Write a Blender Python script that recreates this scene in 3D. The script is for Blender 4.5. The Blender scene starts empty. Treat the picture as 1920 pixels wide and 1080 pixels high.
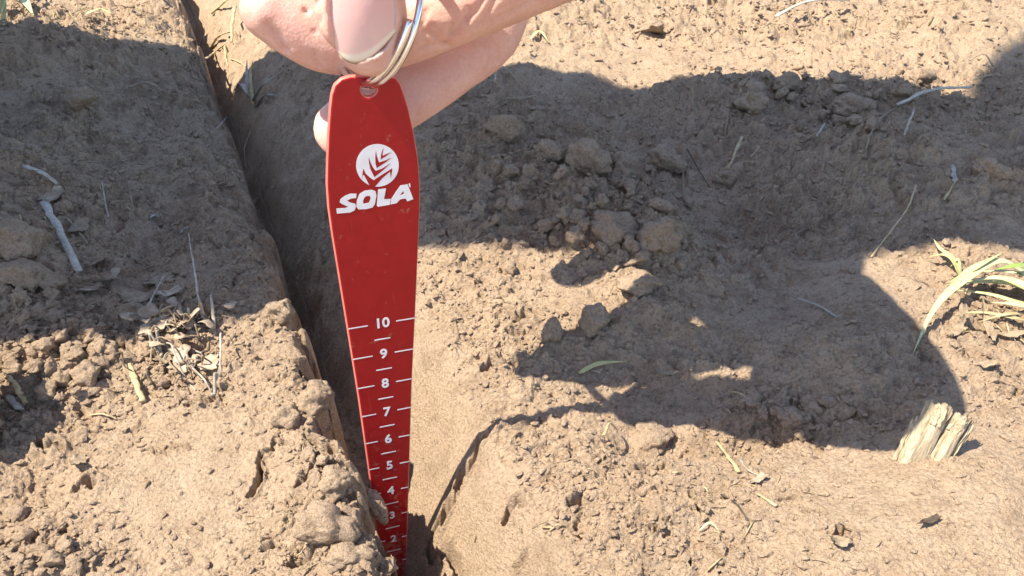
import bpy, bmesh, math, random
import numpy as np
from mathutils import Vector, Matrix
from mathutils.bvhtree import BVHTree

# ------------------------------------------------------------------ camera, sky, sun, exposure
S = 0.01                                   # everything below is thought out in centimetres
CAM_H, PITCH, FPX = 18.5, math.radians(33.0), 1660.0
SUN_DIR = np.array((-0.48, -0.17, 0.85)); SUN_DIR = SUN_DIR / np.linalg.norm(SUN_DIR)
scene = bpy.context.scene
COL = scene.collection
cam_data = bpy.data.cameras.new('camera')
cam_data.sensor_width = 36.0
cam_data.lens = FPX / 1920.0 * 36.0
cam_data.clip_start = 0.01
cam_data.clip_end = 500.0
cam = bpy.data.objects.new('camera', cam_data)
COL.objects.link(cam)
cam.location = (0, 0, CAM_H * S)
cam.rotation_euler = (math.pi / 2 - PITCH, 0, 0)
scene.camera = cam

world = bpy.data.worlds.new('World')
scene.world = world
world.use_nodes = True
wn = world.node_tree
bg = wn.nodes['Background']
sky = wn.nodes.new('ShaderNodeTexSky')
sky.sky_type = 'NISHITA'
sky.sun_disc = False
sky.sun_elevation = math.asin(SUN_DIR[2])
sky.sun_rotation = math.atan2(SUN_DIR[0], SUN_DIR[1])
sky.air_density = 1.0
sky.dust_density = 0.6
wn.links.new(sky.outputs[0], bg.inputs[0])
bg.inputs[1].default_value = 0.128

sun_data = bpy.data.lights.new('sun', 'SUN')
sun_data.energy = 4.9
sun_data.angle = math.radians(0.55)
sun_data.color = (1.0, 0.915, 0.75)
sun = bpy.data.objects.new('sun', sun_data)
COL.objects.link(sun)
sun.rotation_euler = Vector(SUN_DIR).to_track_quat('Z', 'Y').to_euler()
sun.location = (-1, -0.4, 2.5)

scene.view_settings.view_transform = 'Standard'
scene.view_settings.look = 'None'
scene.view_settings.exposure = 1.09
scene.view_settings.gamma = 1.0
scene.view_settings.use_curve_mapping = False

# ------------------------------------------------------------------ helpers: geometry of the view (cm)
CP, SP = math.cos(PITCH), math.sin(PITCH)
EYE = np.array((0.0, 0.0, CAM_H))

def ray(px, py):
    u, v = (px - 960.0) / FPX, (540.0 - py) / FPX
    return np.array((u, CP + SP * v, -SP + CP * v))

def p3(px, py, d):
    return EYE + ray(px, py) * d

def at(px, py, z=0.0):
    r = ray(px, py)
    return EYE + r * ((z - CAM_H) / r[2])

# ------------------------------------------------------------------ noise
def _hash(ix, iy, seed):
    ix = ix.astype(np.int64).astype(np.uint32); iy = iy.astype(np.int64).astype(np.uint32)
    h = ix * np.uint32(374761393) + iy * np.uint32(668265263) + np.uint32((seed * 2246822519 + 3266489917) & 0xffffffff)
    h = (h ^ (h >> np.uint32(13))) * np.uint32(1274126177)
    h = h ^ (h >> np.uint32(16))
    h = h * np.uint32(2654435761)
    return h ^ (h >> np.uint32(15))

def _rnd(ix, iy, seed):
    return (_hash(ix, iy, seed) & np.uint32(0xffffff)).astype(np.float32) / np.float32(0x1000000)

def perlin(x, y, seed=0):
    x = np.asarray(x, dtype=np.float32); y = np.asarray(y, dtype=np.float32)
    ix, iy = np.floor(x), np.floor(y)
    fx, fy = x - ix, y - iy
    u = fx * fx * fx * (fx * (fx * 6 - 15) + 10); v = fy * fy * fy * (fy * (fy * 6 - 15) + 10)
    def g(dx, dy):
        a = _rnd(ix + dx, iy + dy, seed) * np.float32(6.2831853)
        return np.cos(a) * (fx - dx) + np.sin(a) * (fy - dy)
    a, b, c, d = g(0, 0), g(1, 0), g(0, 1), g(1, 1)
    ab = a + (b - a) * u; cd = c + (d - c) * u
    return (ab + (cd - ab) * v) * 1.5

def crumbs(x, y, cell, seed, rmin=0.25, rmax=0.62, keep=0.8, flat=0.8):
    """rounded lumps standing on a plane: height of the highest lump over each point"""
    x = np.asarray(x, dtype=np.float32) / cell; y = np.asarray(y, dtype=np.float32) / cell
    wx = x + 0.22 * perlin(x * 1.7, y * 1.7, seed + 11); wy = y + 0.22 * perlin(x * 1.7 + 9.3, y * 1.7, seed + 12)
    ix, iy = np.floor(wx), np.floor(wy)
    out = np.zeros_like(wx)
    for dx in (-1, 0, 1):
        for dy in (-1, 0, 1):
            cx, cy = ix + dx, iy + dy
            jx = cx + _rnd(cx, cy, seed); jy = cy + _rnd(cx, cy, seed + 1)
            q = _rnd(cx, cy, seed + 2)
            r = (rmin + (rmax - rmin) * q * q) * (_rnd(cx, cy, seed + 3) < keep)
            ex, ey = wx - jx, wy - jy
            if cell > .15:                       # broken, angular lumps: turned squares with blunt tops
                an = _rnd(cx, cy, seed + 6) * np.float32(1.57); ca, sa = np.cos(an), np.sin(an)
                p, q2 = np.abs(ex * ca + ey * sa), np.abs(ey * ca - ex * sa)
                d = (p * p * p + q2 * q2 * q2 * (1 + 1.5 * q)) ** np.float32(.3333) * 1.12
                h = r * np.clip(1 - (d / np.maximum(r, .05)) ** 3, 0, 1) ** np.float32(.6) * (0.45 + 0.6 * _rnd(cx, cy, seed + 4))
                h = h * (1 + .7 * (_rnd(cx, cy, seed + 7) - .35) * ey / np.maximum(r, .05))
            else:
                h = np.sqrt(np.maximum(0, r * r - ex * ex - ey * ey)) * (0.5 + 0.6 * _rnd(cx, cy, seed + 4))
            # each lump is tilted and faceted a little
            h = h * (1 + 0.5 * (_rnd(cx, cy, seed + 5) - 0.5) * (wx - jx) / np.maximum(r, 0.05))
            out = np.maximum(out, h)
    return out * cell * flat

def sstep(a, b, x):
    t = np.clip((x - a) / (b - a), 0, 1)
    return t * t * (3 - 2 * t)

# ------------------------------------------------------------------ terrain
RA, RB = at(728, 1070), at(343, 0)
RIM_K = (RB[0] - RA[0]) / (RB[1] - RA[1])
RIM_C = 1 / math.sqrt(1 + RIM_K ** 2)

PROF_D = np.array([-40, -6, -2.5, -1.0, -0.2, 0.0, .12, .35, .6, .85, 1.25, 1.6, 2.3, 3.1, 3.85, 4.15, 4.7, 6, 40])
PROF_F = np.array([0, 0.0, .05, -.35, -1.0, -1.4, -1.9, -3.5, -5.0, -5.3, -4.6, -3.5, -2.2, -1.35, -.9, -.55, -.3, .05, 0])
PROF_Z = np.array([0, 0.0, .25, .28, .1, -.1, -1.3, -3.6, -5.0, -5.35, -5.3, -5.0, -3.6, -1.95, -.55, -.06, .06, .1, 0])

def ell(px, py, rx, ry):
    """an ellipse on the ground from a spot in the view and its half sizes there"""
    c = at(px, py); a = at(px + rx, py); b = at(px, py - ry); e = at(px, py + ry)
    return c[0], c[1], abs(a[0] - c[0]), abs(b[1] - e[1]) / 2

BUMPS = [  # px, py, rx, ry, height
    (930, 300, 130, 60, 0.9), (1060, 380, 150, 60, 1.1), (1200, 480, 120, 70, 1.3), (1110, 330, 70, 28, .5),
    (1400, 400, 190, 90, -1.5), (1330, 280, 120, 60, -.6), (1480, 560, 130, 60, -1.0),
    (1750, 330, 240, 80, 1.5), (1640, 200, 160, 40, .7), (1560, 230, 90, 40, -1.1), (1820, 520, 130, 50, .5), (1340, 190, 120, 28, .8), (1020, 150, 130, 26, .6), (1180, 150, 70, 24, -.7),
    (1450, 775, 120, 32, -.9), (1380, 740, 300, 110, -1.7), (1230, 805, 130, 45, -.5), (1180, 690, 120, 45, -.4), (1350, 740, 90, 30, .35), (1250, 850, 110, 25, .25), (1580, 690, 90, 50, .4),
    (1560, 900, 190, 90, -.35), (1800, 960, 220, 120, .25), (1100, 960, 160, 90, .2),
    (60, 120, 150, 60, 2.2), (20, 330, 150, 120, 1.0), (300, 430, 120, 140, -1.2), (300, 200, 90, 90, -.8), (300, 140, 120, 24, -.9),
    (70, 500, 110, 60, .5), (120, 640, 150, 70, .45), (340, 620, 80, 60, .5), (330, 880, 190, 130, .2), (110, 760, 110, 60, -.25),
    (40, 900, 80, 60, -.7), (30, 1050, 90, 60, .3), (600, 900, 70, 90, .3), (480, 600, 60, 60, .3), (560, 150, 60, 50, .5),
    (60, 60, 120, 24, .5), (1250, 30, 260, 30, .6), (1700, 110, 160, 30, .8), (1880, 90, 120, 40, 1.4),
]
CRUMBY = [  # px, py, rx, ry, weight : where the soil lies as loose crumbs
    (100, 660, 200, 110, 1.0), (60, 1040, 130, 80, 1.0), (330, 660, 110, 90, .8), (150, 60, 200, 50, 1.0), (30, 520, 120, 80, .6),
    (950, 290, 120, 60, .9), (1060, 370, 150, 70, 1.0), (1190, 470, 130, 80, .9), (1480, 775, 150, 50, 1.0),
    (1150, 960, 330, 130, .45), (1000, 640, 120, 80, .65), (900, 540, 140, 80, .55), (640, 950, 120, 130, .7), (590, 740, 70, 80, .6), (540, 560, 70, 60, .6),
    (1420, 45, 380, 40, .8), (1560, 180, 330, 70, .7), (1850, 600, 110, 60, .6), (1480, 330, 200, 80, .45), (1050, 20, 120, 30, .5),
    (380, 80, 40, 90, .9), (395, 170, 30, 60, .8), (445, 290, 30, 70, .7), (500, 430, 30, 70, .75), (480, 190, 40, 60, .5), (560, 330, 50, 90, .5), (200, 330, 260, 150, .35), (520, 210, 90, 90, .35), (1880, 760, 90, 80, .25), (1330, 900, 120, 60, .4),
]
SMOOTH = [(360, 900, 240, 180, 1.0), (1700, 980, 400, 150, 1.0), (960, 980, 90, 110, .8), (1050, 560, 100, 50, .5), (1800, 870, 160, 60, .8), (1180, 110, 200, 40, .8), (330, 260, 110, 140, .4), (1480, 130, 160, 26, .7), (1050, 700, 130, 60, .4), (1640, 560, 90, 90, .6), (1560, 600, 200, 90, .35), (560, 230, 60, 80, .4)]
CRACKS = [  # broken lines in the view, width px, depth cm
    ([(922, 806, -.2), (898, 840, -.7), (868, 888, -1.4), (860, 916, -1.8)], 13, .6), ([(852, 936, -2.0), (834, 960, -2.5), (814, 990, -3.1), (796, 1030, -3.8)], 14, .7), ([(850, 934, -2.0), (830, 952, -2.2)], 11, .4), ([(800, 1042, -3.9), (826, 1050, -3.6), (846, 1040, -3.3), (856, 1070, -3.2)], 12, .6),
    ([(905, 690), (925, 682), (945, 690), (968, 684)], 10, .5), ([(928, 610), (950, 605), (965, 618), (985, 612)], 14, .5), ([(955, 640), (985, 632)], 8, .4),
    ([(955, 932), (970, 928), (978, 940)], 16, .6), ([(1062, 962), (1080, 958)], 12, .5), ([(905, 1018), (935, 1020)], 8, .4), ([(965, 1000), (985, 998)], 8, .4),
    ([(1135, 862), (1190, 872), (1250, 862)], 9, .6), ([(1455, 945), (1490, 940)], 9, .5), ([(1352, 935), (1368, 945)], 9, .4), ([(1555, 1028), (1582, 1018)], 12, .5),
    ([(1290, 935), (1305, 950), (1318, 962)], 10, .4), ([(1330, 1040), (1352, 1062)], 10, .4), ([(1282, 1060), (1290, 1080)], 9, .5), ([(1180, 1018), (1230, 1010)], 6, .35),
    ([(1870, 752), (1895, 755), (1918, 750)], 12, .6), ([(1500, 975), (1520, 980)], 5, .3), ([(1240, 1000), (1262, 992)], 6, .3),
    ([(345, 745), (365, 760), (395, 752)], 16, .6), ([(330, 655), (352, 662), (385, 650)], 12, .5), ([(290, 665), (315, 668)], 12, .4), ([(410, 735), (430, 728)], 7, .3),
    ([(478, 880), (500, 858), (520, 842), (545, 850)], 9, .5), ([(470, 930), (490, 905), (480, 880)], 8, .5), ([(560, 930), (600, 905), (630, 915)], 10, .5), ([(490, 1030), (510, 1020)], 10, .5),
    ([(140, 905), (155, 892), (172, 902)], 14, .5), ([(180, 872), (202, 866)], 5, .3), ([(285, 842), (320, 838), (350, 842)], 6, .35), ([(520, 715), (555, 722), (580, 700)], 9, .6),
    ([(580, 835), (620, 860), (650, 880)], 12, .7), ([(640, 990), (680, 960), (700, 975)], 12, .6), ([(540, 1060), (600, 1040), (650, 1052)], 12, .6), ([(600, 965), (640, 950)], 8, .5),
    ([(850, 460), (880, 455)], 6, .3), ([(820, 440), (840, 452)], 5, .3), ([(960, 520), (1000, 522)], 5, .3), ([(1000, 545), (1040, 548)], 6, .3), ([(1075, 560), (1100, 552)], 6, .3),
    ([(1200, 60), (1222, 50), (1240, 45)], 8, .9), ([(1330, 20), (1345, 12)], 10, .9), ([(1225, 15), (1245, 20)], 8, .7), ([(345, 20), (355, 45), (362, 75)], 8, .8), ([(1120, 20), (1150, 28)], 5, .6),
    ([(430, 505), (450, 520), (440, 535)], 5, .4), ([(330, 460), (390, 456), (430, 458)], 4, .4), ([(1300, 245), (1360, 252), (1400, 248)], 4, .4), ([(610, 470), (640, 460), (650, 440)], 5, .4),
    ([(270, 840), (300, 850)], 5, .3), ([(160, 605), (190, 612), (205, 605)], 12, .5), ([(215, 640), (240, 652)], 10, .4), ([(60, 820), (110, 830)], 12, .4), ([(1700, 690), (1725, 700)], 5, .3),
]
_K = []
for pxs, w, dp in CRACKS:
    g = [at(*p) for p in pxs]      # a third number is the height of the wall there
    k = np.linalg.norm(g[0] - EYE) / FPX
    for i in range(len(g) - 1): _K.append((g[i][:2], g[i + 1][:2], w * k * .55, dp))
_B = [ell(*b[:4]) + (b[4],) for b in BUMPS]
_C = [ell(*b[:4]) + (b[4],) for b in CRUMBY]
_S = [ell(*b[:4]) + (b[4],) for b in SMOOTH]

def furrow_d(x, y):
    xl = RA[0] + RIM_K * (y - RA[1])
    return (x - xl) * RIM_C

def crumb_mask(x, y, table=None):
    m = np.zeros_like(x)
    for cx, cy, rx, ry, w in (table or _C):
        q = ((x - cx) / rx) ** 2 + ((y - cy) / ry) ** 2
        m = np.maximum(m, w * np.exp(-q * 0.9))
    return m

def height(x, y, res=None):
    x = np.atleast_1d(np.asarray(x, dtype=np.float32)); y = np.atleast_1d(np.asarray(y, dtype=np.float32))
    if res is None: res = np.float32(0.03)
    def lod(scale): return np.clip((scale - 1.2 * res) / (1.3 * scale), 0, 1)
    z = np.zeros_like(x)
    for cx, cy, rx, ry, h in _B:
        z += h * np.exp(-(((x - cx) / rx) ** 2 + ((y - cy) / ry) ** 2))
    far = sstep(90, 400, np.hypot(x, y))
    z += perlin(x / 21 + 3, y / 21, 1) * .8 * (1 + 2 * far) + perlin(x / 8.5, y / 8.5, 2) * .45
    # furrow: ragged left rim, smoother right wall
    d0 = furrow_d(x, y)
    wob = .30 * perlin(x / 3.1, y / 3.1, 3) + .20 * perlin(x / 1.3, y / 1.3, 4) + .13 * perlin(x / .55, y / .55, 5) * lod(.55)
    wob += .42 * sstep(-.02, .08, perlin(x / 2.4 + 5, y / 2.0, 23)) - .2 + .22 * sstep(.0, .08, perlin(x / .95, y / .8, 24))
    wob += (.30 * perlin(x / 1.5 + 2, y / 1.5, 25) + .2 * perlin(x / .7, y / .7, 26)) * sstep(22, 30, y) * lod(.7)
    wobR = .3 * perlin(x / 6, y / 6, 6) + .14 * perlin(x / 1.6, y / 1.6, 7)
    left = 1 - sstep(.6, 1.6, d0)
    d = d0 + wob * left * sstep(-2.0, -.1, d0) * (1 - .8 * sstep(.2, .8, d0)) + wobR * (1 - left) * .7
    fy = sstep(24, 33, y) * (1 - sstep(70, 110, y))
    d = np.where(d > 1.25, 1.25 + (d - 1.25) * (1 - .32 * fy), d)
    d = np.where((d < 1.1) & (d > -1.5), d + .22 * fy * sstep(-1.5, .2, d), d)
    f = np.zeros_like(x)
    for o in (-.12, 0, .12): f += ((1 - fy) * np.interp(d + o, PROF_D, PROF_Z) + fy * np.interp(d + o, PROF_D, PROF_F)).astype(np.float32) / 3
    infur = sstep(-.05, .3, d) * (1 - sstep(3.7 - 2.0 * fy, 4.6 - 2.0 * fy, d))
    z = z * (1 - .85 * (1 - .6 * fy) * sstep(0.1, .5, d) * (1 - sstep(3.2, 4.4, d))) + f
    wall = sstep(1.4, 1.9, d) * (1 - sstep(3.6, 4.5, d)) * (1 - sstep(23, 30, y))
    # loose crumbs and grain
    m = crumb_mask(x, y) * (1 - infur)
    m = np.clip(m * (1 + .9 * perlin(x / 2.6, y / 2.6, 8)), 0, 1.1)
    z += crumbs(x, y, 1.25, 20, keep=.45, flat=.62) * sstep(.45, .95, m) * lod(1.2)
    z += crumbs(x, y, .62, 30, keep=.7, flat=.85) * sstep(.25, .8, m) * lod(.6)
    z += crumbs(x + 3.1, y, .34, 40, keep=.75, flat=.95) * sstep(.08, .6, m) * lod(.34)
    smo = crumb_mask(x, y, _S)
    rest = (1 - wall * .93) * (1 - .88 * smo)
    patch = np.clip(.5 + 1.1 * perlin(x / 3.7, y / 3.7, 9), 0, 1)
    z += crumbs(x, y + 7.7, .22, 50, keep=.75, flat=.85) * (.35 + .65 * patch) * lod(.22) * rest
    z += crumbs(x, y, .12, 60, keep=.8, flat=.85) * lod(.12) * (1 - wall * .75) * (1 - .7 * smo)
    z += perlin(x / 1.9, y / 1.9, 10) * .13 * rest + perlin(x / .8, y / .8, 13) * .09 * rest
    r1 = 1 - np.abs(perlin(x / 1.1 + .3 * perlin(x, y, 15), y / .8, 14))
    z += (r1 ** 3) * .10 * rest * patch
    rough = 1 + .9 * sstep(27, 34, y)
    for cell, hh, sd in ((1.7, .20, 100), (.85, .13, 103), (.42, .085, 106)):   # broken crust: plates with abrupt edges
        q = perlin(x / cell + .35 * perlin(x / cell * 2.3, y / cell * 2.3, sd + 1), y / (cell * .72), sd)
        z += (sstep(-.02, .05, q) + sstep(.30, .36, q) * .8) * hh * rough * rest * (.25 + .75 * np.clip(patch + m, 0, 1)) * lod(cell * .7)
    z += perlin(x / .33, y / .33, 16) * .035 * lod(.33) * rest + perlin(x / .15, y / .15, 17) * .022 * lod(.2)
    # pits and little hollows under the crust
    p = perlin(x / .75, y / .62, 18)
    z -= sstep(.50, .60, p) * .42 * (1 - infur) * (1 - .8 * smo) * (.25 + .75 * np.clip(m * 2, 0, 1)) * lod(.6)
    wxk = x + .16 * perlin(x / .5, y / .5, 61) + .06 * perlin(x / .17, y / .17, 62); wyk = y + .16 * perlin(x / .5 + 7, y / .5, 63) + .06 * perlin(x / .17, y / .17 + 5, 64)
    for a, b, w, dp in _K:
        ab = b - a
        lo = np.minimum(a, b) - 1.2; hi = np.maximum(a, b) + 1.2
        k = np.nonzero((x > lo[0]) & (x < hi[0]) & (y > lo[1]) & (y < hi[1]))[0]
        if not len(k): continue
        t = np.clip(((wxk[k] - a[0]) * ab[0] + (wyk[k] - a[1]) * ab[1]) / (ab @ ab), 0, 1)
        q = np.hypot(wxk[k] - a[0] - t * ab[0], wyk[k] - a[1] - t * ab[1])
        z[k] -= dp * (1 - sstep(w * .55, w * 1.25, q)) - .10 * np.exp(-((q - w * 1.7) / (w * .7)) ** 2)
    # wide scrape marks left on the wall by the opener
    z += wall * (.05 * perlin((x + RIM_K * -y) / .9, y / 7, 19) + .03 * perlin(x / .5, y / .5, 21) + .05 * perlin(x / 1.7, y / 1.7, 22))
    return z

def ground_z(x, y):
    return float(height(x, y)[0])

def on_ground(px, py, lift=0.0):
    """where the line of sight through a spot in the photograph first meets the soil"""
    r = ray(px, py)
    t = np.linspace(14, 110, 1600)
    P = EYE[None] + r[None] * t[:, None]
    below = P[:, 2] < height(P[:, 0], P[:, 1])
    i = int(np.argmax(below)) if below.any() else int(np.argmin(np.abs(P[:, 2])))
    q = P[i].copy(); q[2] = ground_z(q[0], q[1]) + lift
    return q

# ------------------------------------------------------------------ materials
def new_mat(name):
    m = bpy.data.materials.new(name); m.use_nodes = True
    nt = m.node_tree
    return m, nt, nt.nodes['Principled BSDF']

def node(nt, kind, **kw):
    n = nt.nodes.new(kind)
    for k, v in kw.items(): setattr(n, k, v)
    return n

def noise_tex(nt, vec, scale, detail=4, rough=.55):
    n = node(nt, 'ShaderNodeTexNoise'); n.inputs['Scale'].default_value = scale
    n.inputs['Detail'].default_value = detail; n.inputs['Roughness'].default_value = rough
    nt.links.new(vec, n.inputs['Vector'])
    return n.outputs['Fac']

def ramp(nt, fac, stops):
    r = node(nt, 'ShaderNodeValToRGB')
    els = r.color_ramp.elements
    while len(els) < len(stops): els.new(.5)
    for e, (p, c) in zip(els, stops):
        e.position = p; e.color = (c[0], c[1], c[2], 1)
    nt.links.new(fac, r.inputs['Fac'])
    return r.outputs['Color']

def mixc(nt, fac, a, b, mode='MIX'):
    m = node(nt, 'ShaderNodeMix', data_type='RGBA', blend_type=mode)
    for s, v in ((m.inputs['Factor'], fac), (m.inputs['A'], a), (m.inputs['B'], b)):
        pass
    ins = [i for i in m.inputs if i.name in ('Factor', 'A', 'B') and i.enabled]
    for s, v in zip([m.inputs[0], m.inputs[6], m.inputs[7]], (fac, a, b)):
        if isinstance(v, (int, float)): s.default_value = v
        elif isinstance(v, tuple): s.default_value = (*v, 1)
        else: nt.links.new(v, s)
    return m.outputs[2]

def bump(nt, b, h, dist, strength=1.0):
    n = node(nt, 'ShaderNodeBump'); n.inputs['Distance'].default_value = dist; n.inputs['Strength'].default_value = strength
    nt.links.new(h, n.inputs['Height']); nt.links.new(n.outputs[0], b.inputs['Normal'])

def soil_material(name, tones, obj_coords=False):
    m, nt, b = new_mat(name)
    tc = node(nt, 'ShaderNodeTexCoord')
    if obj_coords: v = tc.outputs['Object']
    else:
        g = node(nt, 'ShaderNodeNewGeometry'); v = g.outputs['Position']
    big = noise_tex(nt, v, 14, 3)
    mid = noise_tex(nt, v, 110, 5, .65)
    fine = noise_tex(nt, v, 900, 3, .7)
    c = ramp(nt, big, [(.3, tones[0]), (.7, tones[1])])
    c2 = ramp(nt, mid, [(.3, tones[2]), (.5, tones[1]), (.75, tones[3])])
    c = mixc(nt, .55, c, c2)
    f = ramp(nt, fine, [(.25, (.5, .47, .44)), (.48, (1, 1, 1)), (.8, (1.22, 1.2, 1.18))])
    c = mixc(nt, 1.0, c, f, 'MULTIPLY')
    vo = node(nt, 'ShaderNodeTexVoronoi'); vo.inputs['Scale'].default_value = 620
    nt.links.new(v, vo.inputs['Vector'])
    sp = ramp(nt, vo.outputs['Distance'], [(.10, (.42, .38, .35)), (.22, (1, 1, 1))])
    sel = ramp(nt, noise_tex(nt, v, 260, 2), [(.50, (0, 0, 0)), (.62, (1, 1, 1))])
    c = mixc(nt, sel, c, mixc(nt, 1.0, c, sp, 'MULTIPLY'))
    nt.links.new(c, b.inputs['Base Color'])
    b.inputs['Roughness'].default_value = .95
    b.inputs['Specular IOR Level'].default_value = .12
    hb = noise_tex(nt, v, 1000, 4, .75)
    bump(nt, b, hb, .0019, 1.0)
    return m

SOIL = soil_material('dry_soil', [(.43, .308, .209), (.50, .371, .263), (.33, .238, .162), (.58, .444, .323)])
CLOD = soil_material('clod_soil', [(.43, .31, .215), (.49, .365, .26), (.35, .25, .175), (.54, .41, .30)])

def fibre_material(name, a, b_, rough=.6, scale=260, stretch=(1, 1, 1)):
    m, nt, b = new_mat(name)
    tc = node(nt, 'ShaderNodeTexCoord')
    n1 = noise_tex(nt, tc.outputs['Object'], scale, 4, .6)
    n2 = noise_tex(nt, tc.outputs['Object'], scale * 5, 3, .6)
    c = ramp(nt, n1, [(.3, a), (.7, b_)])
    c = mixc(nt, 1.0, c, ramp(nt, n2, [(.25, (.7, .68, .64)), (.6, (1, 1, 1))]), 'MULTIPLY')
    nt.links.new(c, b.inputs['Base Color'])
    b.inputs['Roughness'].default_value = rough
    bump(nt, b, n2, .0003, .6)
    return m

STRAW = fibre_material('straw', (.36, .27, .14), (.58, .48, .28), .6, 420)
BLEACHED = fibre_material('bleached_stalk', (.27, .24, .20), (.52, .47, .40), .7, 420)
PALEST = fibre_material('pale_stick', (.33, .30, .25), (.62, .57, .49), .75, 600)
ROOT = fibre_material('dry_root', (.20, .145, .095), (.38, .29, .20), .85, 420)
DARKROOT = fibre_material('dark_root', (.05, .036, .025), (.12, .085, .06), .8)
LEAFDRY = fibre_material('dry_leaf', (.28, .20, .135), (.52, .42, .32), .7, 160)
WOODM = fibre_material('weathered_wood', (.40, .31, .21), (.62, .51, .37), .8, 160)
GRASSG = fibre_material('fresh_grass', (.20, .30, .05), (.34, .42, .12), .45, 120)
GRASSY = fibre_material('pale_grass', (.50, .49, .20), (.62, .58, .30), .45, 120)
GRASSW = fibre_material('wilting_grass', (.44, .46, .24), (.58, .56, .34), .5, 120)

def plain_material(name, col, rough, metal=0.0, spec=.5):
    m, nt, b = new_mat(name)
    tc = node(nt, 'ShaderNodeTexCoord')
    n = noise_tex(nt, tc.outputs['Object'], 300, 4)
    c = ramp(nt, n, [(.3, tuple(x * .92 for x in col)), (.7, tuple(min(1, x * 1.05) for x in col))])
    nt.links.new(c, b.inputs['Base Color'])
    rr = ramp(nt, n, [(.3, (rough * .85,) * 3), (.7, (min(1, rough * 1.2),) * 3)])
    nt.links.new(rr, b.inputs['Roughness'])
    b.inputs['Metallic'].default_value = metal
    b.inputs['Specular IOR Level'].default_value = spec
    return m

REDP = plain_material('red_anodised_plate', (.33, .008, .010), .42, 0.0, .3)
REDEDGE = plain_material('pale_plate_edge', (.62, .17, .14), .4)  # paler red for the bevel and side faces
def dusty(m, amount):
    nt = m.node_tree; b = nt.nodes['Principled BSDF']
    src = b.inputs['Base Color'].links[0].from_socket
    tc = node(nt, 'ShaderNodeTexCoord'); v = tc.outputs['Object']
    sx = node(nt, 'ShaderNodeSeparateXYZ'); nt.links.new(v, sx.inputs[0])
    low = node(nt, 'ShaderNodeMapRange'); low.inputs[1].default_value = .07; low.inputs[2].default_value = .0; low.inputs[3].default_value = .0; low.inputs[4].default_value = .22
    nt.links.new(sx.outputs[2], low.inputs[0])
    n = noise_tex(nt, v, 420, 6, .75)
    big = noise_tex(nt, v, 60, 3)
    ad = node(nt, 'ShaderNodeMath', operation='ADD'); nt.links.new(n, ad.inputs[0]); nt.links.new(low.outputs[0], ad.inputs[1])
    a2 = node(nt, 'ShaderNodeMath', operation='MULTIPLY_ADD'); nt.links.new(big, a2.inputs[0]); a2.inputs[1].default_value = .35; nt.links.new(ad.outputs[0], a2.inputs[2])
    f = ramp(nt, a2.outputs[0], [(.80, (0, 0, 0)), (1.0, (amount,) * 3)])
    c = mixc(nt, f, src, (.45, .34, .24))
    # fine scratches
    mp = node(nt, 'ShaderNodeMapping'); mp.inputs['Scale'].default_value = (900, 900, 40); mp.inputs['Rotation'].default_value = (.2, .35, 0); nt.links.new(v, mp.inputs[0])
    sc = node(nt, 'ShaderNodeTexNoise'); sc.inputs['Scale'].default_value = 1.0; nt.links.new(mp.outputs[0], sc.inputs['Vector'])
    k = ramp(nt, sc.outputs['Fac'], [(.70, (0, 0, 0)), (.76, (.10,) * 3)])
    c = mixc(nt, k, c, (.6, .2, .17))
    nt.links.new(c, b.inputs['Base Color'])
dusty(REDP, .5)
PRINT = plain_material('white_print', (.80, .80, .84), .4)
dusty(PRINT, .6)
STEEL = plain_material('ring_steel', (.86, .88, .92), .14, 1.0)
CLOTH = plain_material('jacket_cloth', (.035, .05, .09), .9)
CLOTH2 = plain_material('trouser_cloth', (.05, .052, .06), .9)
BOOT = plain_material('boot_leather', (.06, .04, .03), .6)
HAIRM = plain_material('brown_hair', (.05, .032, .02), .7)

def skin_material():
    m, nt, b = new_mat('skin')
    tc = node(nt, 'ShaderNodeTexCoord')
    v = tc.outputs['Object']
    n1 = noise_tex(nt, v, 170, 5, .7); n2 = noise_tex(nt, v, 1100, 3, .7)
    c = ramp(nt, n1, [(.30, (.65, .38, .32)), (.5, (.69, .43, .365)), (.70, (.72, .475, .41))])
    c = mixc(nt, 1.0, c, ramp(nt, n2, [(.3, (.92, .88, .85)), (.6, (1, 1, 1))]), 'MULTIPLY')
    nt.links.new(c, b.inputs['Base Color'])
    b.inputs['Roughness'].default_value = .48
    b.inputs['Subsurface Weight'].default_value = .35
    b.inputs['Subsurface Radius'].default_value = (1.0, .35, .2)
    b.inputs['Subsurface Scale'].default_value = .004
    w = node(nt, 'ShaderNodeTexVoronoi'); w.inputs['Scale'].default_value = 1500
    nt.links.new(v, w.inputs['Vector'])
    bump(nt, b, w.outputs['Distance'], .0002, .35)
    return m
SKIN = skin_material()

def nail_material():
    m, nt, b = new_mat('nail')
    a = node(nt, 'ShaderNodeAttribute'); a.attribute_name = 'along'
    c = ramp(nt, a.outputs['Fac'], [(0, (.72, .41, .39)), (.5, (.74, .45, .43)), (.885, (.75, .50, .47)), (.92, (.80, .70, .60)), (.965, (.76, .66, .54)), (.985, (.42, .30, .22)), (1, (.30, .20, .14))])
    nt.links.new(c, b.inputs['Base Color'])
    b.inputs['Roughness'].default_value = .2
    b.inputs['Coat Weight'].default_value = .25
    b.inputs['Coat Roughness'].default_value = .12
    tcn = node(nt, 'ShaderNodeTexCoord'); wv = noise_tex(nt, tcn.outputs['Object'], 350, 3); bump(nt, b, wv, .0003, .35)
    b.inputs['Subsurface Weight'].default_value = .2
    b.inputs['Subsurface Scale'].default_value = .002
    return m
NAIL = nail_material()

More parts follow.
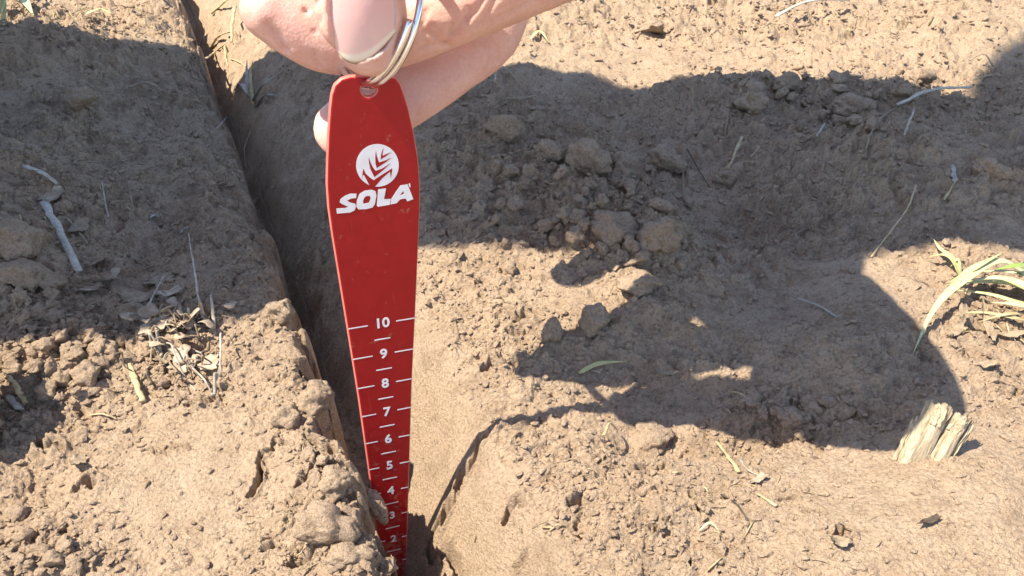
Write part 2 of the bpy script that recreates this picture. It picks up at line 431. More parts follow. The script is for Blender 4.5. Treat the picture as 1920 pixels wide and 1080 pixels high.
# ------------------------------------------------------------------ helpers: objects
def mesh_of(name, verts, faces, mat=None, smooth=True):
    me = bpy.data.meshes.new(name)
    me.from_pydata([tuple(v) for v in verts], [], faces)
    if mat: me.materials.append(mat)
    if smooth: me.polygons.foreach_set('use_smooth', [True] * len(me.polygons))
    me.update()
    return me

def link(name, me, parent=None, loc=(0, 0, 0)):
    o = bpy.data.objects.new(name, me); COL.objects.link(o)
    o.location = loc
    if parent: o.parent = parent
    return o

def solid(name, verts, faces, mat, origin, parent=None, smooth=True):
    """verts in world cm; a child keeps its thing's origin"""
    v = (np.asarray(verts, dtype=float) - np.asarray(origin)) * S
    me = mesh_of(name, v, faces, mat, smooth)
    return link(name, me, parent, (0, 0, 0) if parent else tuple(np.asarray(origin) * S))

def tag(o, label, cat, group=None):
    o['label'] = label; o['category'] = cat
    if group: o['group'] = group
    return o

def empty(name, origin, label, cat, group=None):
    o = bpy.data.objects.new(name, None); COL.objects.link(o)
    o.location = tuple(np.asarray(origin) * S); o.empty_display_size = .01
    return tag(o, label, cat, group)

def spline(pts, n):
    """Catmull-Rom through rows of any width"""
    P = np.asarray(pts, dtype=float)
    P = np.vstack([2 * P[0] - P[1], P, 2 * P[-1] - P[-2]])
    out = []
    for i in range(1, len(P) - 2):
        for k in range(n):
            t = k / n
            a, b, c, d = P[i - 1], P[i], P[i + 1], P[i + 2]
            out.append(.5 * (2 * b + (c - a) * t + (2 * a - 5 * b + 4 * c - d) * t * t + (3 * b - a - 3 * c + d) * t ** 3))
    out.append(P[-2])
    return np.array(out)

def tube(pts, rad, sides=8, flat=1.0, upv=(0, 0, 1), caps=True, roundcap=False):
    """verts, faces of a tapered tube along points (cm); flat squashes it along upv"""
    P = np.asarray(pts, dtype=float); n = len(P)
    R = np.full(n, rad) if np.isscalar(rad) else np.asarray(rad, dtype=float)
    if roundcap:
        t0 = P[0] - P[1]; t0 /= np.linalg.norm(t0); t1 = P[-1] - P[-2]; t1 /= np.linalg.norm(t1)
        k = [(.97, .24), (.82, .57), (.5, .866), (.2, .98)]
        Pa = [P[0] + t0 * R[0] * a for a, _ in k]; Ra = [R[0] * b for _, b in k]
        Pb = [P[-1] + t1 * R[-1] * a for a, _ in reversed(k)]; Rb = [R[-1] * b for _, b in reversed(k)]
        P = np.vstack([Pa, P, Pb]); R = np.concatenate([Ra, R, Rb]); n = len(P)
    verts, faces = [], []
    up = np.asarray(upv, dtype=float)
    for i in range(n):
        t = P[min(i + 1, n - 1)] - P[max(i - 1, 0)]
        t = t / (np.linalg.norm(t) + 1e-9)
        a = np.cross(t, up)
        if np.linalg.norm(a) < 1e-3: a = np.cross(t, (1, .2, 0))
        a /= np.linalg.norm(a); b = np.cross(a, t)
        for k in range(sides):
            w = 2 * math.pi * k / sides
            verts.append(P[i] + R[i] * (math.cos(w) * a + flat * math.sin(w) * b))
    for i in range(n - 1):
        for k in range(sides):
            k2 = (k + 1) % sides
            faces.append((i * sides + k, i * sides + k2, (i + 1) * sides + k2, (i + 1) * sides + k))
    if caps:
        faces.append(tuple(range(sides - 1, -1, -1)))
        faces.append(tuple(range((n - 1) * sides, n * sides)))
    return verts, faces

def merge(parts):
    V, F = [], []
    for v, f in parts:
        o = len(V); V += list(v); F += [tuple(i + o for i in q) for q in f]
    return V, F

def blade(pts, wid, thick=.025, keel=.25, side=None, rolls=None):
    """a leaf blade: closed strip with a keel, verts in cm"""
    P = np.asarray(pts, dtype=float); n = len(P)
    verts, faces = [], []
    for i in range(n):
        t = P[min(i + 1, n - 1)] - P[max(i - 1, 0)]; t /= np.linalg.norm(t) + 1e-9
        a = np.cross(t, (0, 0, 1.0)) if side is None else np.asarray(side, dtype=float) - np.dot(side, t) * t
        a /= np.linalg.norm(a) + 1e-9
        nrm = np.cross(a, t)
        if rolls is not None:
            w = rolls[i]; a, nrm = a * math.cos(w) + nrm * math.sin(w), nrm * math.cos(w) - a * math.sin(w)
        w = wid[i] / 2
        top = [P[i] - a * w + nrm * w * keel, P[i] - a * w * .5 + nrm * w * keel * .4, P[i], P[i] + a * w * .5 + nrm * w * keel * .4, P[i] + a * w + nrm * w * keel]
        bot = [q - nrm * thick for q in top]
        verts += top + bot[::-1]
    for i in range(n - 1):
        for k in range(10):
            k2 = (k + 1) % 10
            faces.append((i * 10 + k, i * 10 + k2, (i + 1) * 10 + k2, (i + 1) * 10 + k))
    faces.append(tuple(range(9, -1, -1))); faces.append(tuple(range((n - 1) * 10, n * 10)))
    return verts, faces

def remesh(name, parts, voxel, mat, smooth_iter=0):
    """parts (cm) fused into one continuous skin"""
    V, F = merge(parts)
    me = mesh_of(name + '_raw', np.asarray(V) * S, F)
    o = bpy.data.objects.new(name + '_raw', me); COL.objects.link(o)
    md = o.modifiers.new('r', 'REMESH'); md.mode = 'VOXEL'; md.voxel_size = voxel * S
    if smooth_iter:
        sm = o.modifiers.new('s', 'SMOOTH'); sm.iterations = smooth_iter; sm.factor = .5
    dg = bpy.context.evaluated_depsgraph_get(); dg.update()
    out = bpy.data.meshes.new_from_object(o.evaluated_get(dg))
    bpy.data.objects.remove(o); bpy.data.meshes.remove(me)
    out.name = name; out.materials.clear(); out.materials.append(mat)
    out.polygons.foreach_set('use_smooth', [True] * len(out.polygons))
    return out

# ------------------------------------------------------------------ the ground: one sheet to the horizon
def build_ground():
    # rows: fine where the view is near, ever wider apart towards the horizon and behind the viewer
    v = np.linspace(1220, -50, 830)
    ys = np.array([at(960, p)[1] for p in v])
    near = np.array([-3000, -600, -150, -60, -25, -8, -2, 2, 5, 7.5, 9.5])
    step = np.cumsum(.02 * 1.16 ** np.arange(0, 26))[::-1]
    near = np.concatenate([near[near < ys[0] - step[0] - .8], ys[0] - step])
    far = ys[-1] * 1.018 ** np.arange(1, 60)
    far2 = far[-1] * 1.25 ** np.arange(1, 26)
    Y = np.concatenate([near, ys, far, far2])
    u = np.linspace(-1.09, 1.09, 1080)
    out = 1.09 + np.cumsum(.0026 * 1.085 ** np.arange(0, 58))
    out2 = out[-1] * 1.5 ** np.arange(1, 9)
    U = np.concatenate([-out2[::-1], -out[::-1], u, out, out2])
    depth = CP * Y + SP * CAM_H
    W = np.maximum(960 / FPX * depth, 6.0)
    X = U[None, :] * W[:, None]
    YY = np.repeat(Y[:, None], len(U), 1)
    dU = np.gradient(U)[None, :] * W[:, None]
    dY = np.repeat(np.gradient(Y)[:, None], len(U), 1)
    res = np.maximum(np.abs(dU), np.abs(dY) * .6)
    Z = height(X.ravel(), YY.ravel(), res.ravel().astype(np.float32)).reshape(X.shape)
    nr, nc = X.shape
    co = np.stack([X, YY, Z], -1).reshape(-1, 3).astype(np.float32) * S
    idx = np.arange(nr * nc, dtype=np.int32).reshape(nr, nc)
    q = np.stack([idx[:-1, :-1], idx[:-1, 1:], idx[1:, 1:], idx[1:, :-1]], -1).reshape(-1, 4)
    me = bpy.data.meshes.new('ground')
    me.vertices.add(len(co)); me.vertices.foreach_set('co', co.ravel())
    me.loops.add(q.size); me.loops.foreach_set('vertex_index', q.ravel())
    me.polygons.add(len(q)); me.polygons.foreach_set('loop_start', np.arange(0, q.size, 4, dtype=np.int32))
    me.polygons.foreach_set('use_smooth', np.ones(len(q), dtype=bool))
    me.materials.append(SOIL)
    me.update(calc_edges=True)
    o = link('ground', me); o['kind'] = 'structure'
    return o
build_ground()

# ------------------------------------------------------------------ the depth gauge: a red tapered plate
G_TIP = p3(751, 1092, 29.0)
G_TOP = p3(690, 165, 20.83)
G_AX = G_TOP - G_TIP; G_AX /= np.linalg.norm(G_AX)
YAW = math.radians(19.5)
G_W = np.array((math.cos(YAW), math.sin(YAW), 0.0)); G_W -= G_AX * np.dot(G_W, G_AX); G_W /= np.linalg.norm(G_W)
G_N = np.cross(G_W, G_AX)                 # towards the viewer
if np.dot(G_N, EYE - G_TIP) < 0: G_N = -G_N
G_T = .20                                  # thickness

def on_gauge(px, py):
    r = ray(px, py)
    t = np.dot(G_TIP - EYE, G_N) / np.dot(r, G_N)
    q = EYE + r * t - G_TIP
    return np.dot(q, G_W), np.dot(q, G_AX)

def gauge_pt(a, b, h=0.0):
    return G_TIP + G_W * a + G_AX * b + G_N * h

def flat_shape(name, loops, z0, z1, mat, parent, bevel=0.0):
    """a filled outline (with holes) on the gauge's plane, as a slab from z0 to z1"""
    cu = bpy.data.curves.new(name, 'CURVE'); cu.dimensions = '2D'; cu.fill_mode = 'BOTH'
    for lp in loops:
        sp = cu.splines.new('POLY'); sp.points.add(len(lp) - 1)
        for p, (x, y) in zip(sp.points, lp): p.co = (x, y, 0, 1)
        sp.use_cyclic_u = True
    cu.extrude = (z1 - z0) / 2 - bevel; cu.bevel_depth = bevel; cu.bevel_resolution = 2
    if bevel: cu.offset = -bevel
    tmp = bpy.data.objects.new(name, cu); COL.objects.link(tmp)
    dg = bpy.context.evaluated_depsgraph_get(); dg.update()
    me = bpy.data.meshes.new_from_object(tmp.evaluated_get(dg))
    bpy.data.objects.remove(tmp); bpy.data.curves.remove(cu)
    co = np.empty(len(me.vertices) * 3, dtype=np.float32); me.vertices.foreach_get('co', co); co = co.reshape(-1, 3)
    zc = (z0 + z1) / 2
    w = (G_W[None] * co[:, :1] + G_AX[None] * co[:, 1:2] + G_N[None] * (co[:, 2:3] + zc)) * S
    me.vertices.foreach_set('co', w.astype(np.float32).ravel())
    me.materials.clear(); me.materials.append(mat); me.name = name; me.update()
    return link(name, me, parent)

def text_shape(name, body, cx, cy, size, mat, parent, z1):
    cu = bpy.data.curves.new(name, 'FONT'); cu.body = body; cu.size = size
    cu.align_x = 'CENTER'; cu.align_y = 'CENTER'; cu.extrude = .002; cu.offset = .011; cu.resolution_u = 4
    tmp = bpy.data.objects.new(name, cu); COL.objects.link(tmp)
    dg = bpy.context.evaluated_depsgraph_get(); dg.update()
    me = bpy.data.meshes.new_from_object(tmp.evaluated_get(dg))
    bpy.data.objects.remove(tmp); bpy.data.curves.remove(cu)
    co = np.empty(len(me.vertices) * 3, dtype=np.float32); me.vertices.foreach_get('co', co); co = co.reshape(-1, 3)
    w = (G_W[None] * (co[:, :1] + cx) + G_AX[None] * (co[:, 1:2] + cy) + G_N[None] * (co[:, 2:3] + z1)) * S
    me.vertices.foreach_set('co', w.astype(np.float32).ravel())
    me.materials.clear(); me.materials.append(mat); me.name = name; me.update()
    return link(name, me, parent)

gauge = empty('depth_gauge', G_TIP, 'red tapered metal depth gauge with white centimetre scale held upright in the furrow', 'gauge')
LEFT_PX = [(657, 143), (640, 148), (627, 160), (621, 178), (618, 205), (615, 250), (613, 300), (612, 345), (615, 390), (622, 440), (649, 605), (672, 748), (697, 925)]
RIGHT_PX = [(728, 143), (742, 146), (751, 156), (759, 178), (767, 205), (777, 250), (785, 300), (788, 345), (788, 390), (786, 440), (779, 597), (773, 720), (768, 885)]
Lc = [on_gauge(*p) for p in LEFT_PX]; Rc = [on_gauge(*p) for p in RIGHT_PX]
def edge_at(C, b):
    C = C[6:]
    bs = [c[1] for c in C][::-1]; as_ = [c[0] for c in C][::-1]
    if b < bs[0]: return as_[0] + (b - bs[0]) * (as_[1] - as_[0]) / (bs[1] - bs[0])
    return float(np.interp(b, bs, as_))
outline = Lc[::-1]
outline = [(edge_at(Lc, 0.05), 0.05), (edge_at(Lc, 0.3), 0.3)] + outline + Rc + [(edge_at(Rc, 0.3), 0.3), (edge_at(Rc, 0.05), 0.05)]
hx, hy = on_gauge(692, 167)
hole = [(hx + .19 * math.cos(t), hy + .19 * math.sin(t)) for t in np.linspace(0, 2 * math.pi, 33)[:-1]]
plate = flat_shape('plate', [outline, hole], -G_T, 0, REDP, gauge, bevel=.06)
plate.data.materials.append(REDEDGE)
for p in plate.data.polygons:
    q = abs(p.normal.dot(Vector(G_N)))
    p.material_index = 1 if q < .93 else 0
# scale: long line, number, long line; a short line at every half
for n in range(1, 11):
    b = float(n); l, r = edge_at(Lc, b), edge_at(Rc, b); c = (l + r) / 2
    g = min(.36 if n == 10 else .28, (r - l) * .22 + .03)
    for x0, x1 in ((l + .03, c - g - .02), (c + g + .04, r - .03)):
        flat_shape('scale_line', [[(x0, b - .017), (x1, b - .017), (x1, b + .017), (x0, b + .017)]], .001, .004, PRINT, gauge)
    if n > 1: text_shape('number', str(n), c + .01, b, .42 if n > 3 else .38, PRINT, gauge, .003)
    if n > 1:
        b2 = b - .5; c2 = (edge_at(Lc, b2) + edge_at(Rc, b2)) / 2
        flat_shape('half_line', [[(c2 - .22, b2 - .018), (c2 + .22, b2 - .018), (c2 + .22, b2 + .018), (c2 - .22, b2 + .018)]], .001, .004, PRINT, gauge)

def zp(pts): return [on_gauge(600 + x / 6, 240 + y / 6) for x, y in pts]
disc = zp([(646 + 240 * math.cos(t), 420 + 240 * math.sin(t)) for t in np.linspace(0, 2 * math.pi, 65)[:-1]])
emblem = flat_shape('emblem', [disc], .001, .004, PRINT, gauge)
for lp in (
    [(714, 222), (704, 285), (706, 312), (745, 292), (803, 270), (740, 318), (680, 354), (686, 300), (698, 255)],
    [(628, 250), (640, 320), (664, 386), (725, 368), (808, 328), (735, 388), (638, 450), (624, 400), (621, 320)],
    [(548, 328), (572, 400), (600, 450), (626, 482), (700, 455), (798, 392), (720, 466), (612, 553), (566, 462), (550, 390)],
    [(488, 456), (512, 510), (560, 556), (604, 586), (700, 522), (812, 452), (808, 500), (795, 562), (787, 490), (700, 565), (612, 668), (566, 664), (498, 535), (482, 525), (470, 580), (477, 510)]):
    flat_shape('emblem_cut', [zp(lp)], .0045, .006, REDP, emblem)
lett = [
    [[(412, 738), (405, 788), (352, 792), (304, 816), (335, 836), (396, 852), (405, 880), (390, 925), (340, 950), (190, 963), (184, 905), (282, 900), (318, 886), (250, 856), (221, 835), (230, 800), (275, 765), (340, 738)]],
    [[(500, 705), (580, 694), (624, 710), (635, 760), (616, 858), (590, 895), (520, 912), (432, 916), (407, 882), (416, 810), (445, 740)], [(522, 765), (560, 763), (570, 790), (550, 840), (490, 852), (482, 825), (496, 785)]],
    [[(655, 690), (742, 678), (720, 800), (796, 797), (786, 862), (650, 886), (638, 870)]],
    [[(905, 645), (985, 632), (1050, 800), (983, 826), (962, 792), (902, 802), (862, 845), (792, 860), (802, 797), (850, 722)], [(935, 708), (898, 757), (946, 738)]],
    [[(994, 628), (1013, 622), (1020, 668), (1008, 664)]]]
for loops in lett:
    flat_shape('letter', [zp(l) for l in loops], .001, .004, PRINT, gauge)

# ------------------------------------------------------------------ key ring of flat-wound steel wire
def key_ring():
    e1 = np.array((.66, -.75 * CP, .75 * SP)); e1 /= np.linalg.norm(e1)
    e2 = np.array((.10, SP, CP)); e2 -= e1 * np.dot(e1, e2); e2 /= np.linalg.norm(e2)
    nr = np.cross(e1, e2)
    R = 1.72
    hole_c = gauge_pt(hx, hy, -G_T / 2)
    low = math.radians(-98)
    C = hole_c - R * (math.cos(low) * e1 + math.sin(low) * e2) + .06 * G_AX
    pts = []
    for t in np.linspace(0, 4 * math.pi - .35, 150):
        pts.append(C + R * (math.cos(t) * e1 + math.sin(t) * e2) + nr * (.19 * (t / (2 * math.pi)) - .18))
    v, f = tube(pts, .095, 10, .8, upv=nr)
    o = solid('key_ring', v, f, STEEL, C)
    tag(o, 'steel split key ring threaded through the hole at the top of the red gauge', 'key ring')
key_ring()

# ------------------------------------------------------------------ the person holding it, crouching beside the furrow
def chain(rows, n=6, sides=20, flat=1.0, upv=(0, 0, 1)):
    """rows: (x, y, z, r)"""
    Q = spline(rows, n)
    return tube(Q[:, :3], Q[:, 3], sides, flat, upv, True, True)
def px_rows(rows): return [tuple(p3(a, b, d)) + (r,) for a, b, d, r in rows]

WRIST = np.array((-1.6, 25.4, 22.3)); ELBOW = np.array((-10.0, 38.0, 45.0))
LEAN = np.array((-.093, -.106, 0.0))      # shear per unit of height that keeps the figure's cast shadow in place
WRIST = WRIST + LEAN * WRIST[2]
TOCAM = -np.array((0, CP, -SP))
index_rows = px_rows([(1235, -178, 20.2, 1.28), (1100, -104, 21.2, 1.10), (960, -40, 21.6, 1.03), (830, 16, 21.95, 1.0), (715, 60, 22.1, .98), (620, 66, 21.8, .95), (550, 38, 21.4, .87), (508, 18, 21.1, .74)])
middle_rows = px_rows([(1240, -290, 22.0, 1.2), (1080, -170, 23.3, 1.12), (945, -35, 24.0, 1.06), (905, 55, 24.1, 1.07), (845, 108, 24.0, 1.01), (750, 178, 23.7, .95), (690, 213, 23.4, .89), (645, 242, 23.2, .8)])
ring_rows = px_rows([(1170, -380, 23.4, 1.12), (1090, -290, 25.4, 1.05), (985, -150, 26.0, 1.0), (900, -70, 26.2, .98), (800, -10, 26.2, .9), (740, 30, 26.2, .8)])
little_rows = px_rows([(1130, -470, 24.4, 1.0), (1090, -400, 26.8, .9), (1020, -270, 27.4, .85), (940, -200, 27.4, .8), (860, -140, 27.4, .7)])
thumb_rows = px_rows([(960, -480, 17.6, 1.6), (890, -270, 17.3, 1.35), (760, -170, 18.3, 1.12), (678, -80, 19.15, 1.02), (674, 0, 19.6, 1.03), (685, 52, 19.85, .97), (692, 80, 19.98, .76)])
parts = [chain(index_rows, flat=.92, upv=tuple(TOCAM)), chain(middle_rows, flat=.7, upv=tuple(TOCAM)), chain(ring_rows), chain(little_rows), chain(thumb_rows, flat=.86, upv=tuple(TOCAM))]
def rowpt(rows, i): return np.array(rows[i][:3])
for rows, r in ((index_rows, 1.35), (middle_rows, 1.4), (ring_rows, 1.35), (little_rows, 1.2)):
    a = rowpt(rows, 0)
    parts.append(chain([tuple(a) + (r * .95,), tuple(a * .6 + WRIST * .4) + (r * 1.2,), tuple(WRIST) + (r * 1.45,)]))
a = rowpt(thumb_rows, 0)
parts.append(chain([tuple(a) + (1.5,), tuple(a * .55 + WRIST * .45) + (1.9,), tuple(WRIST) + (2.0,)]))
parts.append(chain([(1.5, 18.3, 16.5, 1.9), (3.2, 17.9, 16.0, 1.8), (2.6, 20.0, 17.6, 1.8), (0.2, 23.8, 20.6, 1.9)]))
# webbing between thumb and index finger
parts.append(chain([tuple(rowpt(thumb_rows, 1)) + (.8,), tuple((rowpt(thumb_rows, 0) + rowpt(index_rows, 0)) / 2) + (1.0,), tuple(rowpt(index_rows, 0)) + (1.0,)]))
WRIST0 = WRIST - LEAN * 22.3
ELBOW0, ELBOW = ELBOW, ELBOW + LEAN * ELBOW[2]
f1 = WRIST + (ELBOW - WRIST) * .5
f0 = WRIST0 + (ELBOW0 - WRIST0) * .5
parts.append(chain([tuple(WRIST) + (2.3,), tuple(WRIST + (ELBOW - WRIST) * .25) + (2.6,), tuple(f1) + (3.4,)], sides=24))
hand = remesh('person', parts, .07, SKIN, 7)
# creases, folds and the fine unevenness of skin
n = len(hand.vertices)
co = np.empty(n * 3, dtype=np.float32); hand.vertices.foreach_get('co', co); co = co.reshape(-1, 3) / S
no = np.empty(n * 3, dtype=np.float32); hand.vertices.foreach_get('normal', no); no = no.reshape(-1, 3)
tree = BVHTree.FromPolygons([tuple(v) for v in co], [tuple(p.vertices) for p in hand.polygons])
def on_hand(px, py):
    r = Vector(ray(px, py)).normalized()
    h = tree.ray_cast(Vector(EYE), r)
    return None if h[0] is None else np.array(h[0])
def crease(pxs, depth, width):
    P = [on_hand(*p) for p in pxs]
    P = [p for p in P if p is not None]
    disp = np.zeros(n)
    for a, b in zip(P[:-1], P[1:]):
        ab = b - a; t = np.clip(((co - a) @ ab) / (ab @ ab + 1e-9), 0, 1)
        d = np.linalg.norm(co - (a + t[:, None] * ab), axis=1)
        disp = np.maximum(disp, depth * np.exp(-(d / width) ** 2))
    return disp
D = np.zeros(n)
for pxs, dp, w in (
    ([(503, 48), (518, 72), (534, 95), (552, 118)], .12, .09), ([(520, 60), (545, 90), (565, 125)], .05, .07),
    ([(575, 20), (590, 5), (600, -10)], .09, .08), ([(590, 100), (600, 122), (612, 140)], .06, .07),
    ([(880, 20), (868, 45), (850, 66)], .09, .08), ([(905, 0), (890, 25), (875, 40)], .08, .07), ([(835, 88), (842, 70), (846, 50)], .08, .07), ([(790, 92), (812, 86), (832, 88)], .09, .08),
    ([(800, 60), (820, 75), (845, 88)], .07, .07), ([(940, 100), (948, 120), (940, 150)], .07, .07), ([(930, 90), (935, 115), (925, 150)], .07, .07), ([(905, 75), (915, 105), (905, 140)], .05, .06), ([(800, 20), (790, 50), (800, 80)], .06, .07), ([(930, -5), (915, 20), (895, 50)], .07, .07), ([(1000, 0), (960, 22), (920, 40)], .06, .07), ([(640, 10), (600, 40), (590, 60)], .04, .07)):
    D -= crease(pxs, dp, w)
nx = perlin(co[:, 0] * 2.2 + co[:, 2], co[:, 1] * 2.2 - co[:, 2] * 1.3, 90) * .012 + perlin(co[:, 0] * 7 + co[:, 2] * 4, co[:, 1] * 7 + co[:, 2] * 5, 91) * .004
# nail outline in the view: the bed is sunk a little, the folds beside it stand up
NAIL_PX = [(622, -38), (618, -14), (617, 30), (621, 64), (630, 90), (640, 107), (654, 116), (674, 118), (700, 111), (724, 92), (742, 62), (743, 30), (739, -10), (732, -38)]
dep = co @ np.array((0, CP, -SP)) + CAM_H * SP
vx = co[:, 0] / dep * FPX + 960; vy = 540 - (co @ np.array((0, SP, CP)) - CAM_H * CP) / dep * FPX
front = (no * (EYE - co)).sum(1) > 0
sd = np.full(n, 1e9); inside = np.zeros(n, dtype=bool)
for (ax_, ay_), (bx_, by_) in zip(NAIL_PX, NAIL_PX[1:] + NAIL_PX[:1]):
    t = np.clip(((vx - ax_) * (bx_ - ax_) + (vy - ay_) * (by_ - ay_)) / ((bx_ - ax_) ** 2 + (by_ - ay_) ** 2), 0, 1)
    sd = np.minimum(sd, np.hypot(vx - ax_ - t * (bx_ - ax_), vy - ay_ - t * (by_ - ay_)))
    hit = ((ay_ > vy) != (by_ > vy)) & (vx < (bx_ - ax_) * (vy - ay_) / (by_ - ay_ + 1e-9) + ax_)
    inside ^= hit
near_thumb = front & (dep < 20.6)
sd = np.where(inside, -sd, sd)
D += np.where(near_thumb, -.07 * np.clip(-sd / 5, 0, 1), 0)
fold = np.where(near_thumb, .13 * np.exp(-((sd - 6) / 7) ** 2) * (sd > -2) * (vy < 116), 0)
co2 = co + TOCAM[None] * fold[:, None] + no * (D + nx * (1 - (near_thumb & (sd < 3)) * .8))[:, None]
# the nail itself: a curved plate laid on the thumb
def build_nail():
    top, bot = -70, None
    rows, cols = 22, 17
    lft = NAIL_PX[:6]; rgt = NAIL_PX[::-1][:4]
    def along(pts, t):
        d = [0]
        for a, b in zip(pts[:-1], pts[1:]): d.append(d[-1] + math.dist(a, b))
        q = t * d[-1]
        return np.interp(q, d, [p[0] for p in pts]), np.interp(q, d, [p[1] for p in pts])
    L = lft; R = rgt
    hits, G = [], []
    for i in range(rows):
        t = i / (rows - 1)
        lx, ly = along(L, t); rx, ry = along(R, t)
        for j in range(cols):
            s = j / (cols - 1)
            bow = 30 * math.sin(math.pi * s ** .85) * t ** 3
            G.append((lx + (rx - lx) * s, ly + (ry - ly) * s + bow, s, t))
    A, B = [], []
    for x, y, s, t in G:
        h = on_hand(x, y)
        if h is not None:
            d = np.dot(h - EYE, np.array((0, CP, -SP)))
            u, v = (x - 680) / 70, (y - 20) / 70
            A.append((1, u, v, u * u, u * v, v * v)); B.append(d)
    k = np.linalg.lstsq(np.array(A), np.array(B), rcond=None)[0]
    V, F = [], []
    for layer in (0, 1):
        for x, y, s, t in G:
            u, v = (x - 680) / 70, (y - 20) / 70
            d = np.dot(k, (1, u, v, u * u, u * v, v * v)) - .025 + .03 * abs(2 * s - 1) ** 6 + layer * .05
            V.append(p3(x, y, d))
    m = rows * cols
    for i in range(rows - 1):
        for j in range(cols - 1):
            a = i * cols + j
            F.append((a, a + 1, a + cols + 1, a + cols)); F.append((m + a, m + a + cols, m + a + cols + 1, m + a + 1))
    for i in range(rows - 1):
        for j in (0, cols - 1):
            a = i * cols + j; F.append((a, a + cols, m + a + cols, m + a))
    for j in range(cols - 1):
        a = (rows - 1) * cols + j; F.append((a, a + 1, m + a + 1, m + a))
    return V, F, [g[3] for g in G] * 2
nailV, nailF, nailT = build_nail()
hand.vertices.foreach_set('co', (co2 * S).astype(np.float32).ravel()); hand.update()

# unseen body and clothes, shaped to cast the broad shadow
hip, chest, neck, head = (-58, 32.5, 36), (-27, 33.5, 66), (-14, 33.5, 76), (1.5, 35, 86)
shR, shL = np.array((-20, 33, 70)), np.array((-20, 38, 70))
ELB_L, WR_L = np.array((-34, 42, 48)), np.array((-42, 37, 46))
body_parts = [
    chain([hip + (11,), (-44, 43.5, 52, 8.5), (-36, 39.5, 59, 8.5), chest + (10,), neck + (6,)]), chain([neck + (5.5,), tuple((np.array(neck) + head) / 2) + (5.6,), head + (8.5,)]), chain([head + (8.8,), (3.5, 35, 93, 8.4)]),
    chain([tuple(shR) + (6,), tuple((shR + ELBOW0) / 2) + (5,), tuple(ELBOW0) + (4.2,), tuple(f0) + (3.6,)]),
    chain([tuple(shL) + (6,), tuple((shL + ELB_L) / 2) + (5,), tuple(ELB_L) + (4.2,), tuple(WR_L) + (3,)]), chain([tuple(WR_L) + (3,), (-46, 33, 45, 3.4), (-47, 30, 44, 2)]),
    chain([tuple(shR) + (6.2,), tuple(shL) + (6.2,)])]
for y0, y1 in ((30, 29), (39, 41.5)):
    body_parts.append(chain([(-57, y0, 34, 9), (-44, (y0 + y1) / 2, 38, 8.5), (-33, y1, 42, 6.5)]))
    body_parts.append(chain([(-33, y1, 42, 6.3), (-41, y1, 24, 5.4), (-50, y1, 7, 3.8)]))
    body_parts.append(chain([(-52, y1, 5.5, 4.2), (-45, y1, 4.5, 4), (-37, y1, 3.6, 3)]))
# face: brow, nose, chin, ears
fc = np.array(head) + np.array((7.0, 0, -2.0))
body_parts += [chain([tuple(fc + (1.2, 0, 3)) + (1.1,), tuple(fc + (2.8, 0, 0)) + (1.3,)]), chain([tuple(fc + (-1, -2, -5)) + (3.2,), tuple(fc + (-1, 2, -5)) + (3.2,)]),
               chain([tuple(np.array(head) + (-1, -8.6, 1)) + (1.4,), tuple(np.array(head) + (-1.4, -8.8, -2)) + (1.1,)]), chain([tuple(np.array(head) + (-1, 8.6, 1)) + (1.4,), tuple(np.array(head) + (-1.4, 8.8, -2)) + (1.1,)])]
SHEARM = Matrix(((1, 0, LEAN[0], 0), (0, 1, LEAN[1], 0), (0, 0, 1, 0), (0, 0, 0, 1)))
body = remesh('body', body_parts, 1.2, SKIN, 3)
body.transform(SHEARM)
bm = bmesh.new(); bm.from_mesh(hand); bm.from_mesh(body)
org = np.array(WRIST) * S
bmesh.ops.translate(bm, verts=bm.verts, vec=-Vector(org))
pm = bpy.data.meshes.new('person'); bm.to_mesh(pm); bm.free()
pm.materials.append(SKIN); pm.polygons.foreach_set('use_smooth', [True] * len(pm.polygons))
person = link('person', pm, None, tuple(org))
tag(person, 'crouching person pinching the red gauge between bare thumb and fingers', 'person')
nm = solid('thumbnail', nailV, nailF, NAIL, WRIST, person)
at_ = nm.data.attributes.new('along', 'FLOAT', 'POINT'); at_.data.foreach_set('value', np.array(nailT, dtype=np.float32))
def wear(name, parts, mat, voxel=1.1):
    me = remesh(name, parts, voxel, mat, 2)
    me.transform(SHEARM)
    me.transform(Matrix.Translation(-Vector(org)))
    return link(name, me, person)
slv = WRIST0 + (ELBOW0 - WRIST0) * .22
wear('jacket', [chain([(-60, 35.5, 38, 11.5), (-44, 44, 53, 9.5), (-36, 40, 60, 9.3), chest + (9.8,), (-15, 33, 74, 9.5)]), chain([tuple(shR) + (7.5,), tuple(shL) + (7.5,)]),
     chain([tuple(shR) + (7.5,), tuple((shR + ELBOW0) / 2) + (6.5,), tuple(ELBOW0) + (5.6,), tuple(f0) + (5.0,), tuple(slv) + (4.5,)]),
     chain([tuple(shL) + (7.5,), tuple((shL + ELB_L) / 2) + (6.5,), tuple(ELB_L) + (5.6,), tuple(WR_L) + (4.2,)])], CLOTH)
for y0, y1 in ((30, 29), (39, 41.5)):
    pass
wear('trousers', [q for y0, y1 in ((30, 29), (39, 41.5)) for q in (chain([(-58, y0, 34, 11), (-44, (y0 + y1) / 2, 38, 10), (-33, y1, 42, 8)]), chain([(-33, y1, 42, 7.8), (-41, y1, 24, 7), (-50, y1, 9, 5.6)]))], CLOTH2)
for y1 in (29, 41.5):
    wear('boot', [chain([(-52, y1, 10, 5), (-51, y1, 5.5, 5), (-44, y1, 4.6, 4.4), (-35, y1, 4.0, 3.9)])], BOOT, .8)
wear('hair', [chain([(1, 35, 89, 8.8), (2, 35, 91, 8.6)]), chain([(-3, 35, 84, 7.5), (-2, 35, 90, 8)])], HAIRM, .9)
